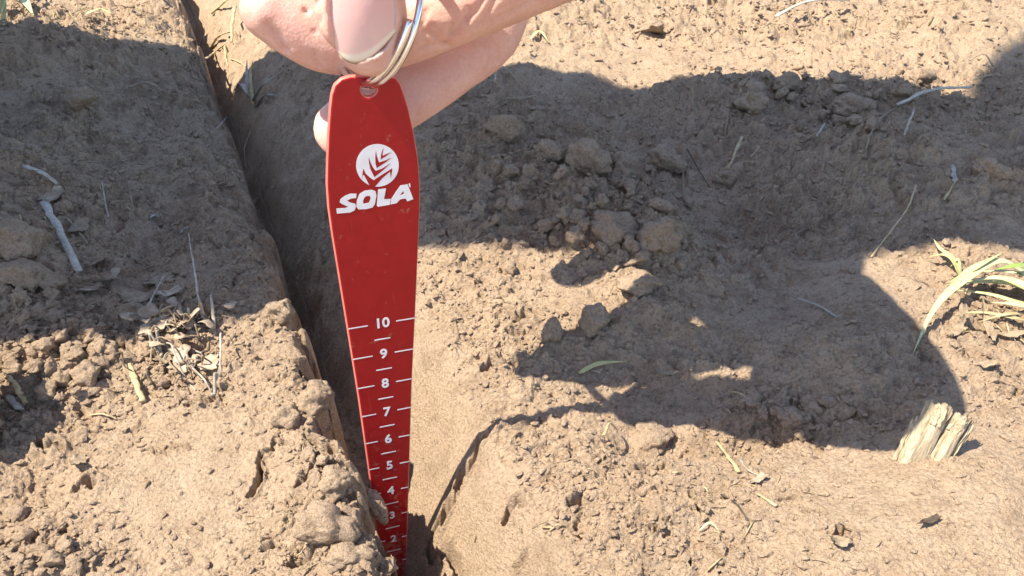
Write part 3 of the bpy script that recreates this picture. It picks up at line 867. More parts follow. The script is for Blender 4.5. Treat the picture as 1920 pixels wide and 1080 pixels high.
def shadow_hat():  # unseen hat, added so its brim widens the cast shadow
    V, F = [], []
    prof = [(0, 10.5), (4, 10.4), (7.5, 9.6), (9.0, 7.5), (9.6, 2.5), (10.2, .8), (13, .2), (16.5, -.6), (16.6, -.9), (13, -.2), (10, .2), (9.2, .6), (9.2, 2.5), (8.6, 7.2), (7.2, 9.2), (4, 10.0), (0, 10.1)]
    k = 40
    for r, z in prof:
        for i in range(k):
            w = 2 * math.pi * i / k
            V.append((-1.0 + .98 * r * math.cos(w) + LEAN[0] * 89, 32.8 + .98 * r * math.sin(w) + LEAN[1] * 89, 89 + z + .5 * math.sin(3 * w) * (r / 16) ** 2))
    for j in range(len(prof) - 1):
        for i in range(k): F.append((j * k + i, j * k + (i + 1) % k, (j + 1) * k + (i + 1) % k, (j + 1) * k + i))
    solid('shadow_hat', V, F, STRAW, WRIST, person)
shadow_hat()

# ------------------------------------------------------------------ clods
rng = random.Random(7)
def clod_mesh(seed, sub=4, rough=.5, flat=.7, sharp=1.0):
    bm = bmesh.new(); bmesh.ops.create_icosphere(bm, subdivisions=sub, radius=1.0)
    r = random.Random(seed)
    cuts = [(Vector((r.gauss(0, 1), r.gauss(0, 1), r.gauss(0, 1))).normalized(), r.uniform(.55, .85)) for _ in range(9)]
    P = np.array([v.co for v in bm.verts], dtype=np.float32)
    for nrm, d in cuts:
        q = P @ np.array(nrm); over = np.maximum(0, q - d); P -= np.outer(over * .85 * sharp, np.array(nrm))
    a, b, c = P.T
    o = seed * 3.7
    k = 1 + rough * (perlin(a * 1.3 + o, b * 1.3 + c * .9, seed) * .6 + perlin(a * 3 + c * 2 + o, b * 3 - c * 2, seed + 1) * .35 + perlin(a * 8 + c * 5 + o, b * 8 - c * 6, seed + 2) * .2 + perlin(a * 18 + c * 13, b * 18 - c * 12 + o, seed + 3) * .1)
    P = P * k[:, None]; P[:, 2] *= flat
    for v, p in zip(bm.verts, P): v.co = p
    me = bpy.data.meshes.new('clod'); bm.to_mesh(me); bm.free()
    me.materials.append(CLOD); me.polygons.foreach_set('use_smooth', [True] * len(me.polygons))
    return me
BIG = [clod_mesh(i, 4) for i in range(5)]
SMALL = [clod_mesh(20 + i, 3, .75, sharp=1.15) for i in range(8)]

def put_clod(px, py, wpx, hpx, label, kind='soil_clod', cat='clod', me=None, sink=.25, tilt=.3, rot=None, depth=None):
    g = on_ground(px, py)
    d = np.dot(g - EYE, np.array((0, CP, -SP)))
    rx = wpx / 2 * d / FPX; rz = hpx / 2 * d / FPX / .78
    o = link(kind, me or rng.choice(BIG))
    o.scale = (rx * S, (depth if depth else (rx + rz) / 2) * S, rz / .8 * S)
    o.rotation_euler = (rng.uniform(-tilt, tilt), rng.uniform(-tilt, tilt), rng.uniform(-.5, .5) if rot is None else rot)
    o.location = tuple((g + np.array((0, rz * .4, rz * (1 - 2 * sink) * .8))) * S)
    return tag(o, label, cat)

for args in (
    (1113, 622, 70, 58, 'dark angular soil clod sitting just above the finger shadows right of the gauge'),
    (1030, 650, 48, 50, 'knobbly soil clod at the left tip of the upper finger shadow'),
    (1105, 322, 84, 62, 'broad angular clod in the shade at the middle of the clod ridge'),
    (1168, 330, 66, 44, 'rounded clod touching the right side of the broad angular clod'),
    (1250, 315, 76, 42, 'low shaded clod with a pale root leaning on its right side'),
    (945, 258, 76, 50, 'dusty clod standing highest at the upper end of the shaded ridge'),
    (1030, 300, 60, 40, 'smooth shaded lump between the dusty upper clod and the broad angular clod'),
    (1150, 455, 110, 60, 'large crusted lump at the lower end of the shaded clod ridge'),
    (1235, 470, 90, 70, 'tall crusted lump right of the large lump at the ridge end'),
    (1200, 545, 80, 34, 'broken wedge of soil at the foot of the clod ridge beside the sunlit patch'),
    (1470, 172, 58, 34, 'dark tilted clod poking up at the far edge of the big shadow'),
    (1412, 206, 60, 34, 'split shaded clod just in front of the dark tilted clod at the shadow edge'),
    (1600, 215, 78, 44, 'long shaded boulder-like clod left of the bleached stick'),
    (160, 722, 62, 46, 'sunlit knobbly clod with a dark right face on the left bank'),
    (135, 690, 54, 36, 'rough clod just behind the sunlit knobbly clod on the left bank'),
    (30, 470, 120, 60, 'large smooth shaded clod at the left edge below the bleached sticks'),
    (40, 530, 110, 46, 'flat smooth shaded slab of soil in front of the large left edge clod'),
    (100, 545, 60, 34, 'small smooth shaded clod right of the flat slab at the left edge'),
    (1215, 842, 110, 34, 'low sunlit crust slab with a dark undercut front edge below the hand shadow'),
    (590, 770, 70, 50, 'crumbly sunlit lump on the left rim of the furrow beside mark seven'),
    (535, 800, 56, 44, 'pale rounded lump on the left bank one hand width from mark six'),
    (622, 935, 80, 50, 'cracked sunlit lump on the left rim in front of the lower scale'),
    (648, 985, 60, 40, 'small upright crumb pile right at the rim hiding the left end of mark two'),
    (610, 1010, 120, 70, 'big rounded crust lump at the bottom left of the gauge tip'),
    (652, 1060, 90, 44, 'rough lump closing the furrow rim directly left of the gauge tip'),
    (520, 600, 60, 40, 'sunlit rim clod where the shadow crosses the left bank'),
    (150, 200, 70, 36, 'shaded clod on the mound at the upper left'),
    (115, 400, 40, 24, 'small dark clod below the short bleached stick on the left'),
    (1360, 345, 44, 26, 'smooth small clod in the shaded trough between the ridge and right mound'),
    (1490, 800, 60, 36, 'round clod in the crumbly pit inside the hand shadow'),
    (1530, 780, 46, 30, 'darker crumb clod right of the round one in the pit'),
    (1415, 762, 46, 28, 'loose clod at the left end of the crumbly pit'),
    (245, 590, 60, 26, 'flaky clod on the shadow edge behind the root tangle'),
    (716, 1078, 60, 30, 'small lump of rim soil directly in front of the gauge tip'),
    (1860, 330, 70, 34, 'wide flat clod on the right shaded mound'),
    (1215, 60, 60, 20, 'dark sided lump in the far sunlit strip right of the hand'),
):
    put_clod(*args)
put_clod(-185, 905, 250, 300, 'added tall clod, unseen beyond the left edge, shading the near left corner', sink=.1)  # unseen clod, added to throw shade into the corner

# loose crumbs one can count, by place
def place(o, g, r, rr):
    o.scale = (r * rr.uniform(.8, 1.3) * S, r * rr.uniform(.8, 1.2) * S, r * rr.uniform(.8, 1.25) * S)
    o.rotation_euler = (rr.uniform(-.8, .8), rr.uniform(-.8, .8), rr.uniform(0, 6.28))
    o.location = tuple((g + np.array((0, 0, r * .3))) * S)
ZONES = [
    ((100, 660, 190, 100), 70, (.14, .42), 'dry soil crumb lying loose on the sunlit left bank', 'soil crumbs on the left bank'),
    ((50, 1030, 130, 60), 26, (.12, .36), 'dry soil crumb lying loose in the near left corner', 'soil crumbs in the near left corner'),
    ((1090, 390, 200, 130), 70, (.16, .5), 'shaded soil crumb lying loose on the clod ridge right of the gauge', 'soil crumbs on the clod ridge'),
    ((1500, 785, 130, 40), 34, (.12, .36), 'shaded soil crumb lying loose in the pit within the hand shadow', 'soil crumbs in the shaded pit'),
    ((1550, 190, 260, 80), 44, (.2, .6), 'shaded soil crumb lying loose on the far right slope', 'soil crumbs on the far right slope'),
    ((640, 930, 100, 140), 40, (.10, .30), 'sunlit soil crumb lying loose on the left rim of the furrow', 'soil crumbs on the left rim'),
]
for (cx, cy, rx, ry), cnt, (r0, r1), label, group in ZONES:
    for k in range(cnt):
        while True:
            u, w = rng.gauss(0, .5), rng.gauss(0, .5)
            if abs(u) < 1.1 and abs(w) < 1.1: break
        g = on_ground(cx + u * rx, cy + w * ry)
        if -.3 < furrow_d(g[0], g[1]) < 4.2: continue
        o = link('soil_crumb', rng.choice(SMALL))
        place(o, g, r0 + (r1 - r0) * rng.random() ** 2, rng)
        tag(o, label, 'soil crumb', group)

# the uncountable rest: fine crumbs as one mass
def crumb_mass():
    base = []
    for i in range(6):
        bm = bmesh.new(); bmesh.ops.create_icosphere(bm, subdivisions=1 if i < 2 else 0, radius=1.0)
        r = random.Random(i + 50)
        k3 = (r.uniform(.7, 1.3), r.uniform(.6, 1.1), r.uniform(.5, .95))
        for v in bm.verts: v.co = Vector((v.co.x * k3[0], v.co.y * k3[1], v.co.z * k3[2])) * r.uniform(.5, 1.2)
        base.append((np.array([v.co for v in bm.verts]), np.array([[v.index for v in f.verts] for f in bm.faces]))); bm.free()
    R = np.random.default_rng(5)
    N = 26000
    px = R.uniform(-100, 2020, N * 5); py = R.uniform(-40, 1130, N * 5)
    P = np.array([at(a, b) for a, b in zip(px, py)])
    m = crumb_mask(P[:, 0].astype(np.float32), P[:, 1].astype(np.float32))
    d = furrow_d(P[:, 0], P[:, 1])
    keep = (R.random(len(P)) < (.07 + .5 * m) * (1 - .8 * crumb_mask(P[:, 0].astype(np.float32), P[:, 1].astype(np.float32), _S))) & ((d < -.1) | (d > 4.3))
    P = P[keep][:N]
    P[:, 2] = height(P[:, 0], P[:, 1])
    V, F, off = [], [], 0
    for p in P:
        dist = np.linalg.norm(p - EYE)
        r = (.045 + .12 * R.random() ** 3) * (.6 + dist / 70)
        b, f = base[R.integers(6) if r > .1 else R.integers(2, 6)]
        a = R.uniform(0, 6.28); ca, sa = math.cos(a), math.sin(a)
        q = b @ np.array(((ca, -sa, 0), (sa, ca, 0), (0, 0, .8))) * r + p + np.array((0, 0, r * .3))
        V.append(q); F.append(f + off); off += len(b)
    V = np.vstack(V); F = np.vstack(F)
    me = mesh_of('soil_crumbs', V * S, [tuple(x) for x in F.tolist()], CLOD, False)
    o = link('fine_soil_crumbs', me); o['kind'] = 'stuff'
crumb_mass()

# ------------------------------------------------------------------ straws, sticks, roots
def strand(name, pxs, wpx, mat, label, cat, lift=.08, flat=.5, taper=(1, 1), ends=None, sides=8, kink=.03):
    P = []
    for i, p in enumerate(pxs):
        l = (lift if len(p) < 3 else p[2])
        if l < .55: l *= .55
        P.append(on_ground(p[0], p[1], l))
    P = np.array(P)
    d = np.dot(P[0] - EYE, np.array((0, CP, -SP)))
    r = wpx / 2 * d / FPX * (.8 if mat in (BLEACHED, STRAW) else 1)
    Q = spline(P, 6) if len(P) > 2 else np.array([P[0] + (P[1] - P[0]) * t for t in np.linspace(0, 1, 9)])
    if len(P) == 2:
        Q[:, 2] = np.maximum(Q[:, 2], height(Q[:, 0], Q[:, 1]) * .4 + Q[:, 2] * .6)
    rr = random.Random(int(pxs[0][0] * 7 + pxs[0][1]))
    Q = Q + np.array([[rr.gauss(0, r * kink * 6), rr.gauss(0, r * kink * 6), 0] for _ in Q])
    R = np.linspace(taper[0], taper[1], len(Q)) * r * np.array([rr.uniform(.72, 1.2) for _ in Q])
    v, f = tube(Q, R, sides, flat)
    return tag(solid(name, v, f, mat, Q[len(Q) // 2]), label, cat)

ST = [
    ('stick', [(88, 392, .5), (112, 440, .45), (150, 516, .25)], 15, BLEACHED, 'thick bleached stick lying in the shade on the left bank', 'stick', (1, .8)),
    ('stick', [(46, 319, .35), (80, 332, .4), (110, 352, .3)], 9, BLEACHED, 'short curved bleached stick above the thick bleached one at left', 'stick', (.9, 1)),
    ('stick', [(1680, 207, .5), (1740, 196, .7), (1812, 187, .6)], 10, BLEACHED, 'long bleached stick lying across the far right slope', 'stick', (.9, 1)),
    ('root', [(1690, 205, .4), (1655, 225, .4), (1630, 262, .3), (1622, 288, .1)], 5, ROOT, 'thin root trailing down from the long bleached stick', 'root', (1, .5)),
    ('straw', [(1364, 325, .1), (1388, 284, .8)], 8, STRAW, 'short stub of straw standing up in the shaded trough', 'straw', (.9, 1)),
    ('straw', [(1405, 304, .1), (1422, 290, .5)], 6, STRAW, 'tiny straw stub right of the standing stub in the trough', 'straw', (.9, 1)),
    ('straw', [(1492, 565, .2), (1530, 580, .25), (1570, 600, .15)], 6, BLEACHED, 'grey straw lying in the shade above the hand shadow', 'straw', (1, 1)),
    ('stem', [(1632, 486, .1), (1665, 458, .6), (1692, 428, 1.0), (1702, 402, 1.4)], 4, STRAW, 'thin bent stem rising from the shade beside the round sunlit patch', 'stem', (1, .8)),
    ('root', [(1279, 308, .7), (1279, 340, .5), (1283, 378, .1)], 6, ROOT, 'pale root hanging down beside the low shaded clod', 'root', (1, .4)),
    ('root', [(1285, 310, .6), (1310, 330, .5), (1330, 355, .1)], 4, DARKROOT, 'dark root curving away right of the pale hanging root', 'root', (1, .5)),
    ('straw', [(1340, 838, .5), (1362, 865, .4), (1386, 890, .15)], 10, STRAW, 'split pale straw at the lower edge of the hand shadow', 'straw', (.8, .9)),
    ('straw', [(1386, 868, .3), (1400, 885, .2), (1420, 896, .1)], 5, BLEACHED, 'fine white straw right of the split pale straw', 'straw', (1, .5)),
    ('straw', [(1418, 930, .2), (1455, 952, .15)], 9, STRAW, 'yellow straw piece beside a dark hole on the near right ground', 'straw', (.9, 1)),
    ('root', [(1352, 930, .05), (1378, 950, .2), (1398, 978, .2), (1405, 1002, .05)], 5, DARKROOT, 'dark crooked rootlet on the near right ground', 'root', (.8, 1)),
    ('root', [(1300, 935, .1), (1325, 952, .15), (1360, 955, .05)], 3, ROOT, 'hair thin rootlet left of the dark crooked rootlet', 'root', (1, .6)),
    ('root', [(1520, 1050, .05), (1545, 1058, .15), (1570, 1070, .05)], 3, ROOT, 'fine rootlet near the bottom edge right of centre', 'root', (1, .6)),
    ('root', [(1570, 985, .05), (1598, 998, .15), (1612, 1005, .05)], 3, ROOT, 'fine rootlet beyond the curled leaf on the near right ground', 'root', (1, .6)),
    ('straw', [(385, 116, .3), (402, 106, .5), (422, 92, .4)], 8, STRAW, 'lower of two parallel yellow straws on the far furrow wall', 'straw', (1, .8)),
    ('straw', [(396, 95, .3), (412, 84, .6), (432, 68, .5)], 9, STRAW, 'upper of two parallel yellow straws on the far furrow wall', 'straw', (1, .8)),
    ('straw', [(436, 85, .3), (439, 60, .7), (444, 35, .9)], 9, STRAW, 'straw standing across the ends of the parallel straws by the furrow', 'straw', (.8, 1)),
    ('straw', [(422, 92, .3), (424, 110, .3), (428, 128, .2)], 6, STRAW, 'short straw hanging down the far furrow wall below the parallel straws', 'straw', (1, .6)),
    ('straw', [(398, 32, .3), (430, 14, .6), (462, -2, .6)], 7, GRASSY, 'greenish straw arching beside the far end of the furrow', 'straw', (.8, .8)),
    ('straw', [(432, 112, .15), (450, 120, .2), (462, 126, .1)], 5, STRAW, 'pale straw flake at the shadow tip beside the furrow', 'straw', (.8, .8)),
    ('stick', [(1452, 40, .5), (1510, 30, .9), (1588, 19, .7)], 9, BLEACHED, 'pale stick lying in the far sunlit strip at upper right', 'stick', (1, .7)),
    ('straw', [(243, 692, .35), (257, 725, .4), (270, 758, .25)], 14, STRAW, 'broad yellow straw lying on the sunlit left bank below the root tangle', 'straw', (.9, 1)),
    ('straw', [(22, 718, .5), (38, 742, .5), (50, 765, .3)], 15, STRAW, 'broad split straw near the left edge on the sunlit bank', 'straw', (.8, 1)),
    ('straw', [(18, 750, .3), (34, 768, .3), (44, 774, .2)], 16, BLEACHED, 'pale chip of straw crossing the broad split straw at left', 'straw', (1, 1)),
    ('straw', [(172, 786, .15), (195, 784, .25), (222, 790, .1)], 6, STRAW, 'slender straw right of the crumbs on the sunlit left bank', 'straw', (1, .6)),
    ('root', [(367, 500, 1.5), (374, 545, 1.1), (378, 590, .5), (388, 612, .1)], 6, BLEACHED, 'pale upright root standing out of the root tangle', 'root', (.4, 1.2)),
    ('root', [(336, 508, .3), (350, 496, .8), (368, 500, 1.4)], 3, ROOT, 'thin hooked rootlet at the top of the pale upright root', 'root', (.5, .8)),
    ('root', [(250, 615, .2), (280, 588, .5), (300, 580, .7), (318, 555, .9)], 6, BLEACHED, 'forked pale root at the left side of the root tangle', 'root', (.8, .7)),
    ('root', [(402, 585, .7), (404, 610, .5), (403, 632, .1)], 8, BLEACHED, 'short white root stub at the right side of the root tangle', 'root', (.8, 1)),
    ('root', [(296, 660, .3), (325, 672, .6), (338, 700, .6), (352, 722, .3), (368, 735, .1)], 6, BLEACHED, 'white root looping forward over the root tangle', 'root', (.8, .7)),
    ('root', [(285, 690, .4), (296, 676, .6), (312, 664, .7), (330, 668, .6)], 4, ROOT, 'thin root bridging a dark gap in the root tangle', 'root', (.8, .8)),
    ('root', [(423, 665, .9), (420, 690, .6), (414, 708, .1)], 6, BLEACHED, 'small twig end sticking up right of the root tangle', 'root', (.7, 1)),
    ('root', [(360, 700, .5), (385, 724, .5), (398, 742, .2)], 5, BLEACHED, 'white rootlet lying at the front of the root tangle', 'root', (1, .7)),
    ('stem', [(470, 250, .2), (459, 285, .3), (462, 318, .2)], 3, BLEACHED, 'curved hair root on the shaded furrow wall', 'root', (1, .6)),
    ('root', [(407, 246, .2), (418, 238, .3), (427, 224, .4)], 3, BLEACHED, 'fine white root crossing the furrow bottom', 'root', (1, .6)),
    ('root', [(930, 138, .6), (938, 146, .7), (955, 152, .6), (970, 158, .3)], 4, BLEACHED, 'white branching root tip just below the fingers on the right bank', 'root', (1, .6)),
    ('root', [(928, 160, .3), (932, 148, .6), (945, 140, .8), (948, 128, .9)], 4, BLEACHED, 'white looped rootlet beside the branching root tip', 'root', (.8, .8)),
    ('straw', [(243, 174, .4), (280, 172, .55), (305, 180, .4)], 10, ROOT, 'flat brown stalk lying in the shaded wheel track', 'stalk', (.8, 1)),
    ('straw', [(1545, 240, .3), (1532, 262, .5), (1525, 268, .2)], 5, BLEACHED, 'small pale straw on the slope below the long boulder clod', 'straw', (1, .8)),
    ('straw', [(1693, 262, .4), (1705, 240, .8)], 6, BLEACHED, 'short grey straw below the long bleached stick', 'straw', (1, .8)),
    ('straw', [(1785, 315, .2), (1790, 345, .15)], 12, BLEACHED, 'flat grey straw chip on the right shaded mound', 'straw', (1, 1)),
    ('straw', [(1768, 380, .2), (1775, 372, .4), (1786, 364, .6)], 5, STRAW, 'little forked straw on the slope above the round sunlit patch', 'straw', (1.4, .7)),
    ('stick', [(1815, 118, .3), (1838, 124, .6), (1860, 132, .4)], 6, ROOT, 'brown twig near the far right shadow edge', 'twig', (1, .8)),
    ('stick', [(1818, 158, .3), (1842, 152, .4), (1862, 146, .3)], 5, STRAW, 'pale twig below the brown twig at far right', 'twig', (.8, 1)),
    ('straw', [(950, 190, .2), (975, 192, .3), (1005, 186, .3)], 6, ROOT, 'grey stalk in the shade below the shadow edge right of the fingers', 'stalk', (.7, 1)),
    ('straw', [(340, 440, .15), (348, 436, .3), (354, 432, .2)], 8, BLEACHED, 'white speck of straw on the shaded left bank', 'straw', (1, 1)),
    ('straw', [(282, 412, .15), (290, 410, .25), (297, 410, .15)], 8, BLEACHED, 'white chip left of the white speck on the shaded left bank', 'straw', (1, 1)),
    ('stem', [(248, 368, .8), (252, 400, .5), (255, 432, .1)], 3, ROOT, 'dark thin stem standing in the shaded wheel track', 'stem', (.7, 1)),
    ('straw', [(198, 365, .6), (200, 390, .4), (204, 410, .1)], 4, BLEACHED, 'pale thin stem standing right of the bleached sticks', 'stem', (.7, 1)),
    ('straw', [(130, 420, .3), (152, 444, .3), (165, 462, .2)], 6, ROOT, 'brown split stalk right of the thick bleached stick', 'stalk', (.8, .9)),
    ('straw', [(1480, 450, .2), (1500, 440, .3), (1540, 420, .2)], 3, ROOT, 'hair thin grey stem across the shaded trough', 'stem', (1, .7)),
    ('straw', [(1130, 845, .6), (1140, 832, .8), (1155, 820, .5)], 8, STRAW, 'small straw leaning on the left end of the low crust slab', 'straw', (1, .7)),
    ('straw', [(1365, 740, .2), (1385, 748, .3), (1402, 758, .2)], 5, STRAW, 'straw sliver at the edge of the crumbly pit', 'straw', (1, .8)),
]
for nme, pxs, w, mat, label, cat, tp in ST:
    if nme == 'stick' and mat is BLEACHED: mat = PALEST
    strand(nme, pxs, w, mat, label, cat, taper=tp)

# bridging crust piece that hangs over the scale at mark three
def crumb_bridge():
    rows = px_rows([(618, 922, 27.6, .36), (650, 926, 27.0, .34), (680, 930, 26.5, .28), (702, 938, 26.3, .25), (713, 955, 26.3, .21), (720, 974, 26.4, .12)])
    me = remesh('rim_crust', [chain(rows, 5, 10), chain(px_rows([(630, 945, 27.6, .4), (672, 942, 26.9, .26)]), 5, 10)], .05, CLOD, 1)
    k = len(me.vertices); c = np.empty(k * 3, dtype=np.float32); me.vertices.foreach_get('co', c); c = c.reshape(-1, 3)
    nn = np.empty(k * 3, dtype=np.float32); me.vertices.foreach_get('normal', nn); nn = nn.reshape(-1, 3)
    q = c / S
    c += nn * ((perlin(q[:, 0] * 4 + q[:, 2] * 3, q[:, 1] * 4, 70) * .07 + perlin(q[:, 0] * 9, q[:, 2] * 9 + q[:, 1] * 5, 71) * .04) * S)[:, None]
    g = p3(672, 936, 27.9)
    me.vertices.foreach_set('co', (c - np.array(g, dtype=np.float32) * S).ravel()); me.update()
    tag(link('soil_crust', me, None, tuple(g * S)), 'jutting crust of soil on the left rim overlapping mark three of the gauge', 'clod')
crumb_bridge()

# ------------------------------------------------------------------ grass
def tuft(name, label, cat, blades, base_px, group=None):
    root = empty(name, on_ground(*base_px), label, cat, group)
    o = on_ground(*base_px)
    for pts, w, mat, keel in blades:
        P = [on_ground(a, b, l) for a, b, l in pts]
        Q = spline(P, 6)
        d = np.dot(Q[0] - EYE, np.array((0, CP, -SP)))
        t = np.linspace(0, 1, len(Q))
        W = w * d / FPX * np.clip(np.minimum(t * 5 + .45, (1 - t) * 2.2 + .04), 0, 1)
        v, f = blade(Q, W, keel=keel)
        solid('blade', v, f, mat, o, root)
    return root
tuft('grass_plant', 'pale green grass plant with drooping blades at the right edge', 'grass plant', [
    ([(1950, 570, .5), (1868, 530, .9), (1800, 563, .9), (1745, 605, .6), (1710, 668, .05)], 17, GRASSW, .35),
    ([(1960, 592, .5), (1920, 572, .6), (1860, 552, .6), (1800, 545, .4)], 17, GRASSY, .3),
    ([(1955, 600, .6), (1910, 580, .9), (1860, 562, .9), (1815, 552, .6)], 20, GRASSW, .3),
    ([(1775, 545, .3), (1810, 538, .7), (1862, 527, 1.1)], 13, GRASSY, .25),
    ([(1960, 555, .8), (1900, 552, 1.2), (1850, 556, 1.0)], 16, GRASSG, .3),
    ([(1970, 610, .3), (1900, 600, .6), (1850, 585, .4)], 14, GRASSW, .3),
    ([(1960, 575, .4), (1890, 556, .5), (1830, 548, .45), (1770, 546, .2)], 13, GRASSY, .3),
    ([(1965, 600, .4), (1905, 590, .45), (1845, 574, .5), (1790, 560, .3)], 11, GRASSY, .3),
    ([(1965, 560, .5), (1910, 545, .6), (1870, 530, .5), (1830, 522, .3)], 10, GRASSW, .3),
    ([(1960, 618, .2), (1905, 612, .3), (1845, 600, .3), (1800, 592, .1)], 10, STRAW, .3),
    ([(1955, 606, .2), (1890, 604, .35), (1830, 612, .1)], 8, STRAW, .3),
], (1935, 585))
tuft('grass_seedling', 'small yellowing seedling with curled blades in the round sunlit patch', 'seedling', [
    ([(1800, 522, .1), (1775, 500, .4), (1758, 482, .35), (1745, 465, .3)], 11, GRASSY, .3),
    ([(1800, 524, .1), (1772, 505, .5), (1735, 496, .3)], 16, GRASSY, .3),
    ([(1800, 524, .1), (1790, 508, .5), (1778, 512, .2)], 6, GRASSW, .2),
], (1800, 524))
tuft('grass_tuft', 'fresh bright green grass tuft at the upper left corner', 'grass tuft', [
    ([(-30, 60, .2), (10, 20, 1.4), (50, -10, 2.6)], 24, GRASSG, .4),
    ([(-20, 40, .2), (0, 10, 1.6), (30, -20, 2.8)], 20, GRASSG, .4),
    ([(0, 45, .2), (20, 10, 1.0), (40, -10, 1.8)], 14, GRASSY, .3),
    ([(40, 5, .8), (52, 20, .6), (66, 38, .1)], 14, GRASSW, .3),
    ([(-10, 30, .2), (15, 0, 1.8), (60, -25, 2.2)], 18, GRASSG, .4),
    ([(8, 50, .1), (14, 30, .7), (18, 10, 1.2)], 9, GRASSY, .3),
], (-5, 45))
tuft('grass_sprig', 'grey sprig of withered grass on the shaded furrow wall', 'sprig', [
    ([(468, 185, .2), (478, 160, .8), (492, 135, .9)], 8, ROOT, .3),
    ([(470, 188, .2), (466, 165, .7), (468, 140, 1.0)], 7, BLEACHED, .3),
    ([(475, 200, .2), (495, 180, .6), (520, 165, .5)], 8, BLEACHED, .3),
    ([(480, 208, .2), (500, 195, .5), (522, 188, .3)], 7, BLEACHED, .3),
    ([(466, 182, .2), (455, 172, .5), (440, 178, .3)], 10, BLEACHED, .3),
    ([(476, 205, .1), (474, 170, .9), (480, 150, 1.3)], 6, STRAW, .3),
], (472, 195))
def lone_blade(pts, w, mat, label, cat='grass blade', keel=.3, name='grass_blade'):
    P = [on_ground(a, b, l) for a, b, l in pts]; Q = spline(P, 6)
    d = np.dot(Q[0] - EYE, np.array((0, CP, -SP))); t = np.linspace(0, 1, len(Q))
    v, f = blade(Q, w * d / FPX * np.clip(np.minimum(t * 5 + .3, (1 - t) * 2.2 + .05), 0, 1), keel=keel)
    tag(solid(name, v, f, mat, Q[len(Q) // 2]), label, cat)
lone_blade([(1085, 706, .12), (1120, 700, .35), (1172, 691, .3)], 11, GRASSY, 'pale green leaf fragment between the two finger shadows', 'leaf fragment', .3, 'leaf_fragment')
lone_blade([(165, 40, .3), (190, 32, .5), (212, 34, .3)], 9, GRASSY, 'pale grass blade in the far sunlit strip near the upper left tuft', 'grass', .3, 'fallen_grass')
lone_blade([(1310, 1000, .05), (1330, 990, .2), (1350, 1002, .05)], 4, GRASSW, 'fine grass thread on the near right ground', 'grass', .3, 'grass_thread')
lone_blade([(995, 78, .2), (1012, 72, .5), (1030, 86, .2)], 6, GRASSY, 'tiny green shoot right of the fingers in the far sunlit strip', 'shoot', .3, 'grass_shoot')

# ------------------------------------------------------------------ dry leaf scraps
def scrap(px, py, wpx, hpx, label, mat=None, curl=.5, lift=.12, rot=None, tilt=.25):
    g = on_ground(px, py, lift)
    d = np.dot(g - EYE, np.array((0, CP, -SP)))
    a, b = wpx / 2 * d / FPX, hpx / 2 * d / FPX / .75
    r = random.Random(int(px * 13 + py))
    nu, nv = 9, 7
    th = r.uniform(0, 3.1) if rot is None else rot
    tx, ty = r.uniform(-tilt, tilt), r.uniform(-tilt, tilt)
    V = []
    for layer in (0, 1):
        for i in range(nu):
            for j in range(nv):
                u, w = 2 * i / (nu - 1) - 1, 2 * j / (nv - 1) - 1
                k = math.sqrt(max(0, 1 - .45 * u * u - .18 * w * w))
                jag = 1 + .42 * float(perlin(np.array([u * 2.3 + px * .37]), np.array([w * 2.3 + py * .37]), 80)[0])
                x, y = a * u * (1 - .25 * w * w) * jag, b * w * k * jag
                z = curl * a * .6 * (u * u * .7 + w * u * .3 - .3) + .1 * a * float(perlin(np.array([u * 1.7 + py]), np.array([w * 1.7]), 81)[0]) - layer * .018
                x2, y2 = x * math.cos(th) - y * math.sin(th), x * math.sin(th) + y * math.cos(th)
                V.append(g + np.array((x2, y2, z + tx * x2 + ty * y2 + .05)))
    m = nu * nv; F = []
    for i in range(nu - 1):
        for j in range(nv - 1):
            q = i * nv + j
            F += [(q, q + nv, q + nv + 1, q + 1), (m + q, m + q + 1, m + q + nv + 1, m + q + nv)]
    for i in range(nu - 1):
        for j in (0, nv - 1):
            q = i * nv + j; F.append((q, q + nv, m + q + nv, m + q))
    for j in range(nv - 1):
        for i in (0, nu - 1):
            q = i * nv + j; F.append((q, q + 1, m + q + 1, m + q))
    tag(solid('leaf_scrap', V, F, mat or LEAFDRY, g), label, 'leaf scrap')
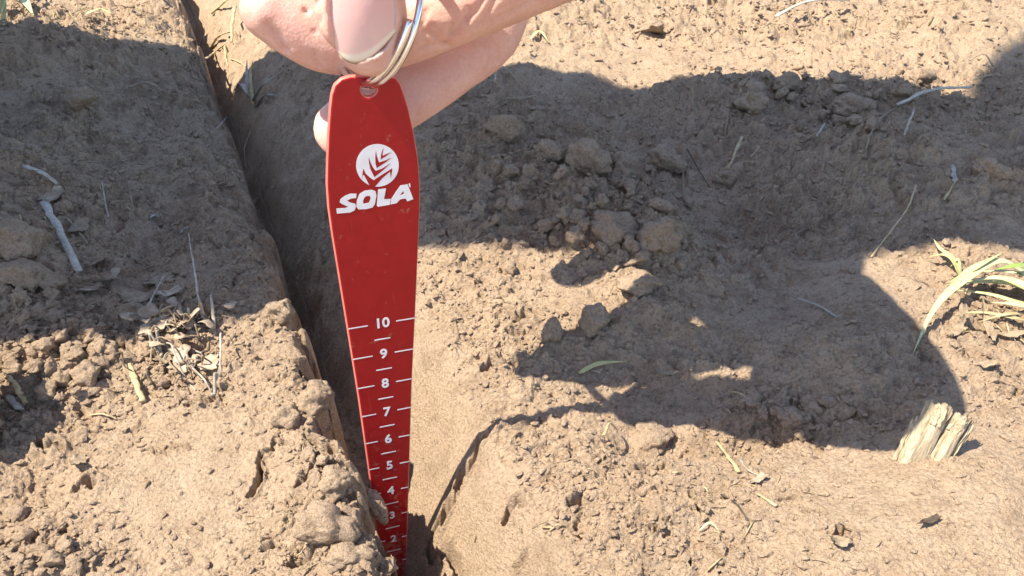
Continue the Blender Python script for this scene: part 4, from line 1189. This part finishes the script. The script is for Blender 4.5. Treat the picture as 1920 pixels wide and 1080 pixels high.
for args in (
    (255, 562, 70, 34, 'wide grey leaf scrap in the shade behind the root tangle'),
    (205, 530, 60, 26, 'curled brown leaf scrap left of the wide grey one'),
    (300, 530, 56, 30, 'torn leaf scrap in the shade right above the wide grey one'),
    (320, 555, 50, 30, 'brown leaf scrap under the pale upright root'),
    (170, 548, 54, 22, 'flat leaf scrap farthest left of the shaded leaf litter'),
    (295, 620, 60, 40, 'sunlit cream leaf scrap at the centre of the root tangle'),
    (335, 610, 50, 34, 'ribbed leaf scrap touching the pale upright root'),
    (270, 605, 40, 26, 'folded leaf scrap at the left front of the root tangle'),
    (350, 690, 60, 34, 'pinkish leaf scrap at the front of the root tangle'),
    (315, 680, 44, 26, 'dark hollow leaf scrap in the middle of the root tangle'),
    (392, 690, 40, 30, 'small torn leaf scrap at the right end of the root tangle'),
    (375, 610, 40, 36, 'pale leaf scrap behind the white root stub'),
    (100, 378, 44, 34, 'bluish leaf scrap at the top of the thick bleached stick'),
    (180, 500, 50, 36, 'bluish flat leaf scrap right of the lower end of the thick bleached stick'),
    (150, 430, 48, 26, 'grey leaf scrap on the shaded bank right of the bleached sticks'),
    (1805, 600, 60, 16, 'curled papery leaf scrap under the drooping grass blades'),
    (1850, 612, 90, 12, 'long papery leaf scrap beneath the grass plant'),
    (1790, 628, 70, 12, 'sunlit papery scrap in front of the curled papery one'),
    (1880, 632, 90, 11, 'flat pale scrap at the right edge below the grass plant'),
    (1848, 690, 40, 12, 'single tilted leaf scrap on the sunlit ground right of the hand shadow'),
    (1572, 1022, 36, 22, 'curled leaf with a dark hollow near the bottom edge'),
    (1740, 985, 50, 12, 'thin dark leaf lying flat on the near right ground'),
    (1115, 700, 30, 10, 'little dry scrap at the base of the pale green leaf fragment'),
    (150, 870, 44, 26, 'pale earthy scrap with a dark pocket below it on the near left bank'),
    (1230, 62, 50, 24, 'dark curled bark scrap standing in the far sunlit strip'),
    (1420, 905, 40, 14, 'yellowish husk flake on the near right ground'),
    (1245, 705, 46, 12, 'bundle of dry husk beside the lower finger shadow gap'),
):
    scrap(*args, curl=.9 if 'curl' in args[4] else .45, tilt=.35, mat=DARKROOT if args[4].startswith('thin dark') else (ROOT if args[0] > 1780 or args[0] % 3 == 0 else None))

# ------------------------------------------------------------------ weathered wood splinter
def wood_material():
    m, nt, b = new_mat('weathered_wood')
    at = node(nt, 'ShaderNodeAttribute'); at.attribute_name = 'fibre'
    v = at.outputs['Vector']
    n1 = noise_tex(nt, v, 3.0, 5, .7); n2 = noise_tex(nt, v, 11.0, 3, .6)
    c = ramp(nt, n1, [(.28, (.20, .145, .09)), (.45, (.42, .33, .22)), (.62, (.55, .46, .33)), (.8, (.48, .42, .33))])
    c = mixc(nt, 1.0, c, ramp(nt, n2, [(.3, (.62, .58, .53)), (.55, (1, 1, 1))]), 'MULTIPLY')
    nt.links.new(c, b.inputs['Base Color']); b.inputs['Roughness'].default_value = .85
    bump(nt, b, n2, .0006, .8)
    return m
WOODM = wood_material()
def wood_chunk():
    base = on_ground(1722, 868, -.55)
    dd = np.dot(base - EYE, np.array((0, CP, -SP)))
    top = p3(1776, 762, dd - .25)
    ax = top - base; L = np.linalg.norm(ax); ax /= L
    side = np.array((.95, -.2, .1)); side -= ax * np.dot(side, ax); side /= np.linalg.norm(side)
    nrm = np.cross(side, ax)
    root = empty('wood_chunk', base, 'weathered splintered wood chunk leaning out of the soil at the end of the hand shadow', 'wood chunk')
    r = random.Random(12)
    def slab(name, u0, u1, z0, length, thick, off, lean, seed):
        nu, nv = 13, 26
        V, F, A = [], [], []
        for layer in (0, 1):
            for j in range(nv):
                for i in range(nu):
                    s_, v = i / (nu - 1), j / (nv - 1)
                    u = u0 + (u1 - u0) * s_
                    k = 2 * s_ - 1
                    tip = 1 - .5 * max(0, (v - .7) / .3) ** 2 * (.4 + .6 * abs(k))
                    rag = .13 * float(perlin(np.array([s_ * 4.1 + seed]), np.array([.5]), 96)[0]) + .06 * float(perlin(np.array([s_ * 11.0 + seed]), np.array([2.5]), 97)[0])
                    z = z0 + v * length * (1 + rag * v)
                    ridge = .09 * float(perlin(np.array([s_ * 3.4 + seed * 1.7]), np.array([v * .8 + seed]), 95)[0]) + .035 * float(perlin(np.array([s_ * 9.0]), np.array([v * 2 + seed]), 94)[0])
                    th = thick * math.sqrt(max(0, 1 - k ** 4)) * tip
                    h = off + (th + ridge if layer == 0 else -th)
                    h += .10 * max(0, v - .75) / .25 * float(perlin(np.array([s_ * 3 + seed]), np.array([v * 6]), 93)[0])
                    x = u + lean * v + .03 * float(perlin(np.array([v * 5.0]), np.array([seed + k]), 92)[0])
                    V.append(base + ax * z + side * x + nrm * h)
                    A.append((u * 3.0 + layer * 5, v * .9, seed + h))
        m = nu * nv
        for j in range(nv - 1):
            for i in range(nu - 1):
                q = j * nu + i
                F += [(q, q + 1, q + nu + 1, q + nu), (m + q, m + q + nu, m + q + nu + 1, m + q + 1)]
            for i in (0, nu - 1):
                q = j * nu + i; F.append((q, q + nu, m + q + nu, m + q))
        for i in range(nu - 1):
            q = (nv - 1) * nu + i; F.append((q, q + 1, m + q + 1, m + q))
        o = solid(name, V, F, WOODM, base, root)
        at_ = o.data.attributes.new('fibre', 'FLOAT_VECTOR', 'POINT'); at_.data.foreach_set('vector', np.array(A, dtype=np.float32).ravel())
    slab('slab', -.62, .12, 0, L * .98, .20, .02, .06, 1.3)
    slab('slab', .08, .56, .05, L * .93, .17, .05, .16, 4.1)
    slab('splinter', -.72, -.55, .2, L * .62, .07, -.05, .02, 7.7)
    slab('splinter', .50, .68, .1, L * .86, .07, -.06, .22, 9.2)
    slab('splinter', -.30, .02, L * .72, L * .24, .13, .14, .0, 11.5)
    slab('splinter', .18, .52, L * .74, L * .22, .10, .12, .12, 13.1)
wood_chunk()

# ------------------------------------------------------------------ dead root clump on the left bank: many strands of one plant
def root_clump():
    o = on_ground(345, 665)
    root = empty('root_clump', o, 'tangle of dead roots and torn leaves half buried in the sunlit left bank', 'root clump')
    r = random.Random(31)
    V = []
    for k in range(34):
        cx, cy = r.gauss(345, 36), r.gauss(655, 38)
        a = r.uniform(0, 6.28); L = r.uniform(18, 50)
        pts = []
        for i in range(5):
            t = i / 4 - .5
            pts.append((cx + math.cos(a) * L * t + r.gauss(0, 4), cy + math.sin(a) * L * t * .7 + r.gauss(0, 3), max(0.02, r.uniform(.0, .75) * (1 - abs(t)))))
        P = np.array([on_ground(x, y, l) for x, y, l in pts]); Q = spline(P, 5)
        rad = r.uniform(.03, .075)
        v, f = tube(Q, np.linspace(rad, rad * .4, len(Q)), 6)
        solid('root', v, f, r.choice([ROOT, ROOT, BLEACHED, DARKROOT, ROOT]), o, root)
    for k in range(22):
        cx, cy = r.gauss(335, 40), r.gauss(635, 36)
        c = on_ground(cx, cy, r.uniform(.1, .5)); a = r.uniform(0, 6.28); L = r.uniform(.35, .9)
        up = np.array((r.gauss(0, .6), r.gauss(0, .6), 1)); d = np.array((math.cos(a), math.sin(a), r.uniform(-.3, .5)))
        Q = spline([c - d * L * .5, c + np.array((0, 0, r.uniform(-.1, .2))), c + d * L * .5 + np.array((0, 0, r.uniform(-.2, .3)))], 4)
        t = np.linspace(0, 1, len(Q))
        v, f = blade(Q, r.uniform(.3, .6) * (np.clip(np.minimum(t * 4 + .5, (1 - t) * 3 + .35), 0, 1)) * np.array([r.uniform(.8, 1.2) for _ in t]), .02, r.uniform(-.5, .6), None, np.linspace(r.uniform(-.8, .8), r.uniform(-.8, .8), len(Q)))
        solid('leaf', v, f, LEAFDRY, o, root)
root_clump()

# chaff: bits of straw and husk strewn over the soil, past counting
def chaff():
    R = np.random.default_rng(9)
    V, F, off = [], [], 0
    spots = [(150, 60, 170, 45, 220), (380, 90, 40, 70, 80), (960, 560, 180, 80, 16), (1250, 940, 300, 110, 30), (1600, 250, 280, 120, 60), (200, 420, 220, 140, 60), (1850, 620, 110, 70, 60), (330, 640, 110, 80, 40), (1400, 50, 400, 50, 120), (640, 900, 110, 150, 14)]
    for cx, cy, rx, ry, cnt in spots:
        for k in range(cnt):
            px, py = cx + R.normal() * rx * .6, cy + R.normal() * ry * .6
            g = at(px, py)
            if g[1] > 110 or -.2 < furrow_d(g[0], g[1]) < 1.6: continue
            dist = np.linalg.norm(g - EYE)
            L = R.uniform(.15, .7) * (.6 + dist / 90); w = R.uniform(.008, .026) * (.6 + dist / 60)
            a = R.uniform(0, 6.28); d = np.array((math.cos(a), math.sin(a), 0))
            e = np.array([g + d * L * t for t in (-.5, 0, .5)])
            e[:, 2] = height(e[:, 0], e[:, 1]) + np.array((R.uniform(0, .05), R.uniform(.03, .14), R.uniform(0, .05))) + w
            v, f = tube(e, [w, w * 1.1, w * .8], 4)
            V += list(v); F += [tuple(i + off for i in q) for q in f]; off = len(V)
    me = mesh_of('straw_chaff', np.array(V) * S, F, ROOT)
    me.materials.append(STRAW)
    me.polygons.foreach_set('material_index', [(i // 40) % 2 for i in range(len(me.polygons))])
    o = link('straw_chaff', me); o['kind'] = 'stuff'
chaff()
